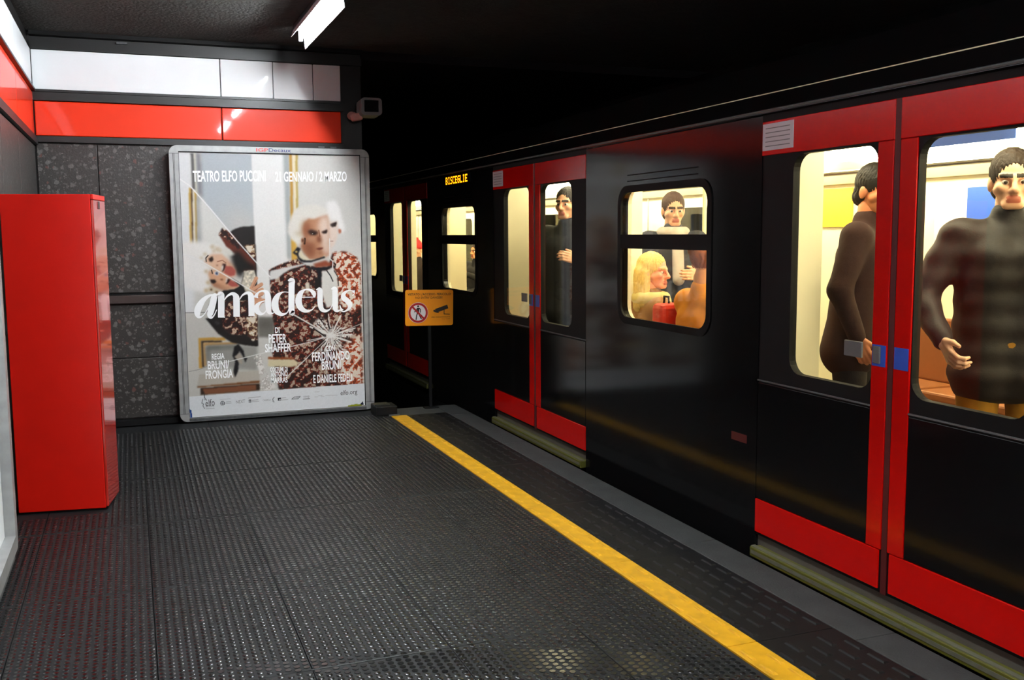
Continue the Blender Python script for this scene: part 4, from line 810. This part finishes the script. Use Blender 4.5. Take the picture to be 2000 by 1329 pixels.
    for h, kn, an in leg:
        cloth('shoe', [('c', z_((an[0], an[1]+.02, an[2]-.05)), z_((an[0], an[1]-.15, an[2]-.055)), .040*k, .034*k), ('c', z_((an[0], an[1], an[2]-.04)), z_((an[0], an[1], an[2]+.03)), .042*k, .046*k)], (24, 22, 22), .011, .02, None, .5)
    if scarf: cloth('scarf', [('c', z_((.085*math.cos(t), .012-.085*math.sin(t), 1.465)), z_((.085*math.cos(t+.7), .012-.085*math.sin(t+.7), 1.465)), .034*k, .034*k) for t in np.arange(0, 6.3, .7)]+[('c', z_((.03, -.10, 1.44)), z_((.04, -.15, 1.12)), .04*k, .045*k)], scarf)
    # --- hair or hat
    hs = [('e', (0, .012, .045), (.083, .101, .096))]
    fs = [('e', (0, -.115, -.035), (.072, .075, .118))]
    if style == 'short': hs += [('c', (-.02, .06, -.03), (.02, .06, -.03), .05, .05)]
    if style == 'long': hs += [('c', (-.066, .02, .0), (-.085, .02, -.2), .030, .036), ('c', (.066, .02, .0), (.085, .02, -.2), .030, .036), ('c', (-.05, .06, 0), (-.05, .07, -.22), .05, .045), ('c', (.05, .06, 0), (.05, .07, -.22), .05, .045)]
    if style == 'bun': hs += [('e', (0, .11, .07), (.045, .045, .045))]
    hk = 'hair'
    if style == 'beanie': hs = [('e', (0, .006, .062), (.086, .104, .088)), ('c', (-.03, .0, .13), (.03, .0, .13), .035, .035), ('e', (0, .0, .178), (.028, .028, .028))]; fs = [('e', (0, -.09, -.05), (.10, .09, .085))]; hk = 'beanie'
    wvh = None if hk == 'beanie' else (lambda X, Y, Z: (.0032*np.sin(np.arctan2(X, Y+.02)*34+Z*60+np.sin(Z*90))).astype(np.float32))
    vv, qq = sdf_mesh(hs, .0065, .02, fs, wvh); key = 'hair_%d_%d_%d' % hair
    link(hk, np_mesh(hk, tf(vv), qq), MATS.get(key) or mat(key, hair, .6, spec=.3, noise=.3, nscale=60, bump=.3, bscale=200), root)
    return root
def at_ratio(x, r): return (x, x*r, .05)          # a point inside the car on the sight line of slope r

person('standing passenger in a dark brown coat, black hair, inside the nearest train door left pane', (3.42, 4.04, .05), .62, 1.76, arms=(((.26, -.06, 1.15), (.12, -.26, 1.08), (-1, 0, .3)), ((-.27, .03, 1.15), (-.24, -.08, .92), (1, 0, 0))),
       head=(-.5, .12), coat=(50, 28, 25), trousers=(34, 26, 28), hair=(24, 18, 16), skin=(196, 122, 84), lean=-.12)
person('man in a grey padded jacket and mustard trousers behind the nearest train door right pane', (3.40, 3.09, .05), -.62, 1.76, arms=(((.30, -.10, 1.17), (.16, -.30, 1.30), (-.6, 0, .6)), ((-.33, -.02, 1.16), (-.27, -.22, .99), (1, 0, 0))),
       head=(-.1, .05), coat=(40, 37, 39), trousers=(150, 106, 32), hair=(46, 34, 26), skin=(236, 184, 150), puffer=True)
person('standing passenger in a slate jacket and pale scarf in the middle window', (3.72, 6.36, .05), -.5, 1.72, coat=(66, 68, 78), trousers=(40, 42, 48), hair=(84, 60, 42), skin=(234, 180, 146), scarf=(206, 196, 190),
       arms=(((.28, -.05, 1.15), (.16, -.26, 1.16), (-1, 0, 0)), ((-.26, .0, 1.16), (-.25, -.06, .93), (1, 0, 0))), head=(.2, .1))
person('seated passenger with fair hair in a tan coat, lower pane of the middle window', (3.09, 5.53, .06), 1.45, 1.74, True, coat=(150, 112, 74), trousers=(70, 54, 44), hair=(214, 186, 120), style='long', skin=(238, 160, 136), female=True, scarf=(206, 190, 130),
       arms=(((.24, -.08, 1.17), (.08, -.28, 1.06), (-1, 0, 0)), ((-.24, -.08, 1.17), (-.08, -.28, 1.06), (1, 0, 0))), head=(-.8, 0))
person('seated passenger with auburn hair in an orange coat, lower pane of the middle window', (3.09, 4.90, .06), 1.6, 1.86, True, coat=(226, 146, 44), trousers=(120, 70, 34), hair=(140, 74, 30), style='bun', skin=(230, 160, 110), female=True,
       arms=(((.26, -.10, 1.17), (.10, -.32, 1.12), (-1, 0, 0)), ((-.26, -.12, 1.16), (-.06, -.34, 1.10), (1, 0, 0))), head=(.4, 0))
person('passenger with light brown hair in a dark coat inside the second door left pane', (3.45, 8.80, .05), .7, 1.68, coat=(30, 30, 34), hair=(150, 86, 40), style='bun', skin=(232, 166, 120), female=True)
person('tall passenger in black inside the second door right pane', (3.15, 6.98, .05), -.9, 1.78, coat=(28, 29, 33), trousers=(26, 28, 34), hair=(34, 28, 24), skin=(222, 168, 136), arms=(((.27, -.05, 1.15), (.2, -.26, 1.22), (-1, 0, 0)), ((-.26, .0, 1.16), (-.25, -.06, .93), (1, 0, 0))))
person('seated passenger in a black coat in the window under the orange display', (5.0, 14.5, .06), -1.1, 1.70, True, coat=(44, 42, 44), trousers=(40, 38, 40), hair=(52, 36, 28), skin=(226, 156, 104),
       arms=(((.24, -.08, 1.17), (.08, -.30, 1.28), (-1, 0, 0)), ((-.24, -.08, 1.17), (-.10, -.30, 1.08), (1, 0, 0))))
person('child in a red hat inside the farthest visible train door', (3.2, 11.45, .05), -.8, 1.34, coat=(62, 52, 50), trousers=(44, 40, 44), hair=(206, 40, 44), style='beanie', skin=(236, 176, 136))
# a red backpack standing on the bench between the two seated passengers
M_bag = mat('red_nylon', (222, 52, 26), .5, noise=.1)
bg = empty('backpack', (3.03, 5.215, .512)); tag(bg, 'red backpack standing on the bench between two seated passengers', 'bag')
MB().chbox(-.09, .07, -.068, .068, 0, .56, .03).build('bag_body', M_bag, bg)
MB().chbox(-.115, -.085, -.06, .06, .06, .30, .014).build('bag_pocket', M_bag, bg)
MB().tube([(-.02, -.03, .555), (-.02, -.025, .60), (-.02, .025, .60), (-.02, .03, .555)], .008, 8).build('carry_loop', M_blackm, bg)
MB().tube([(-.117, -.055, .26), (-.117, .055, .26)], .004, 6).build('zip', M_blackm, bg)
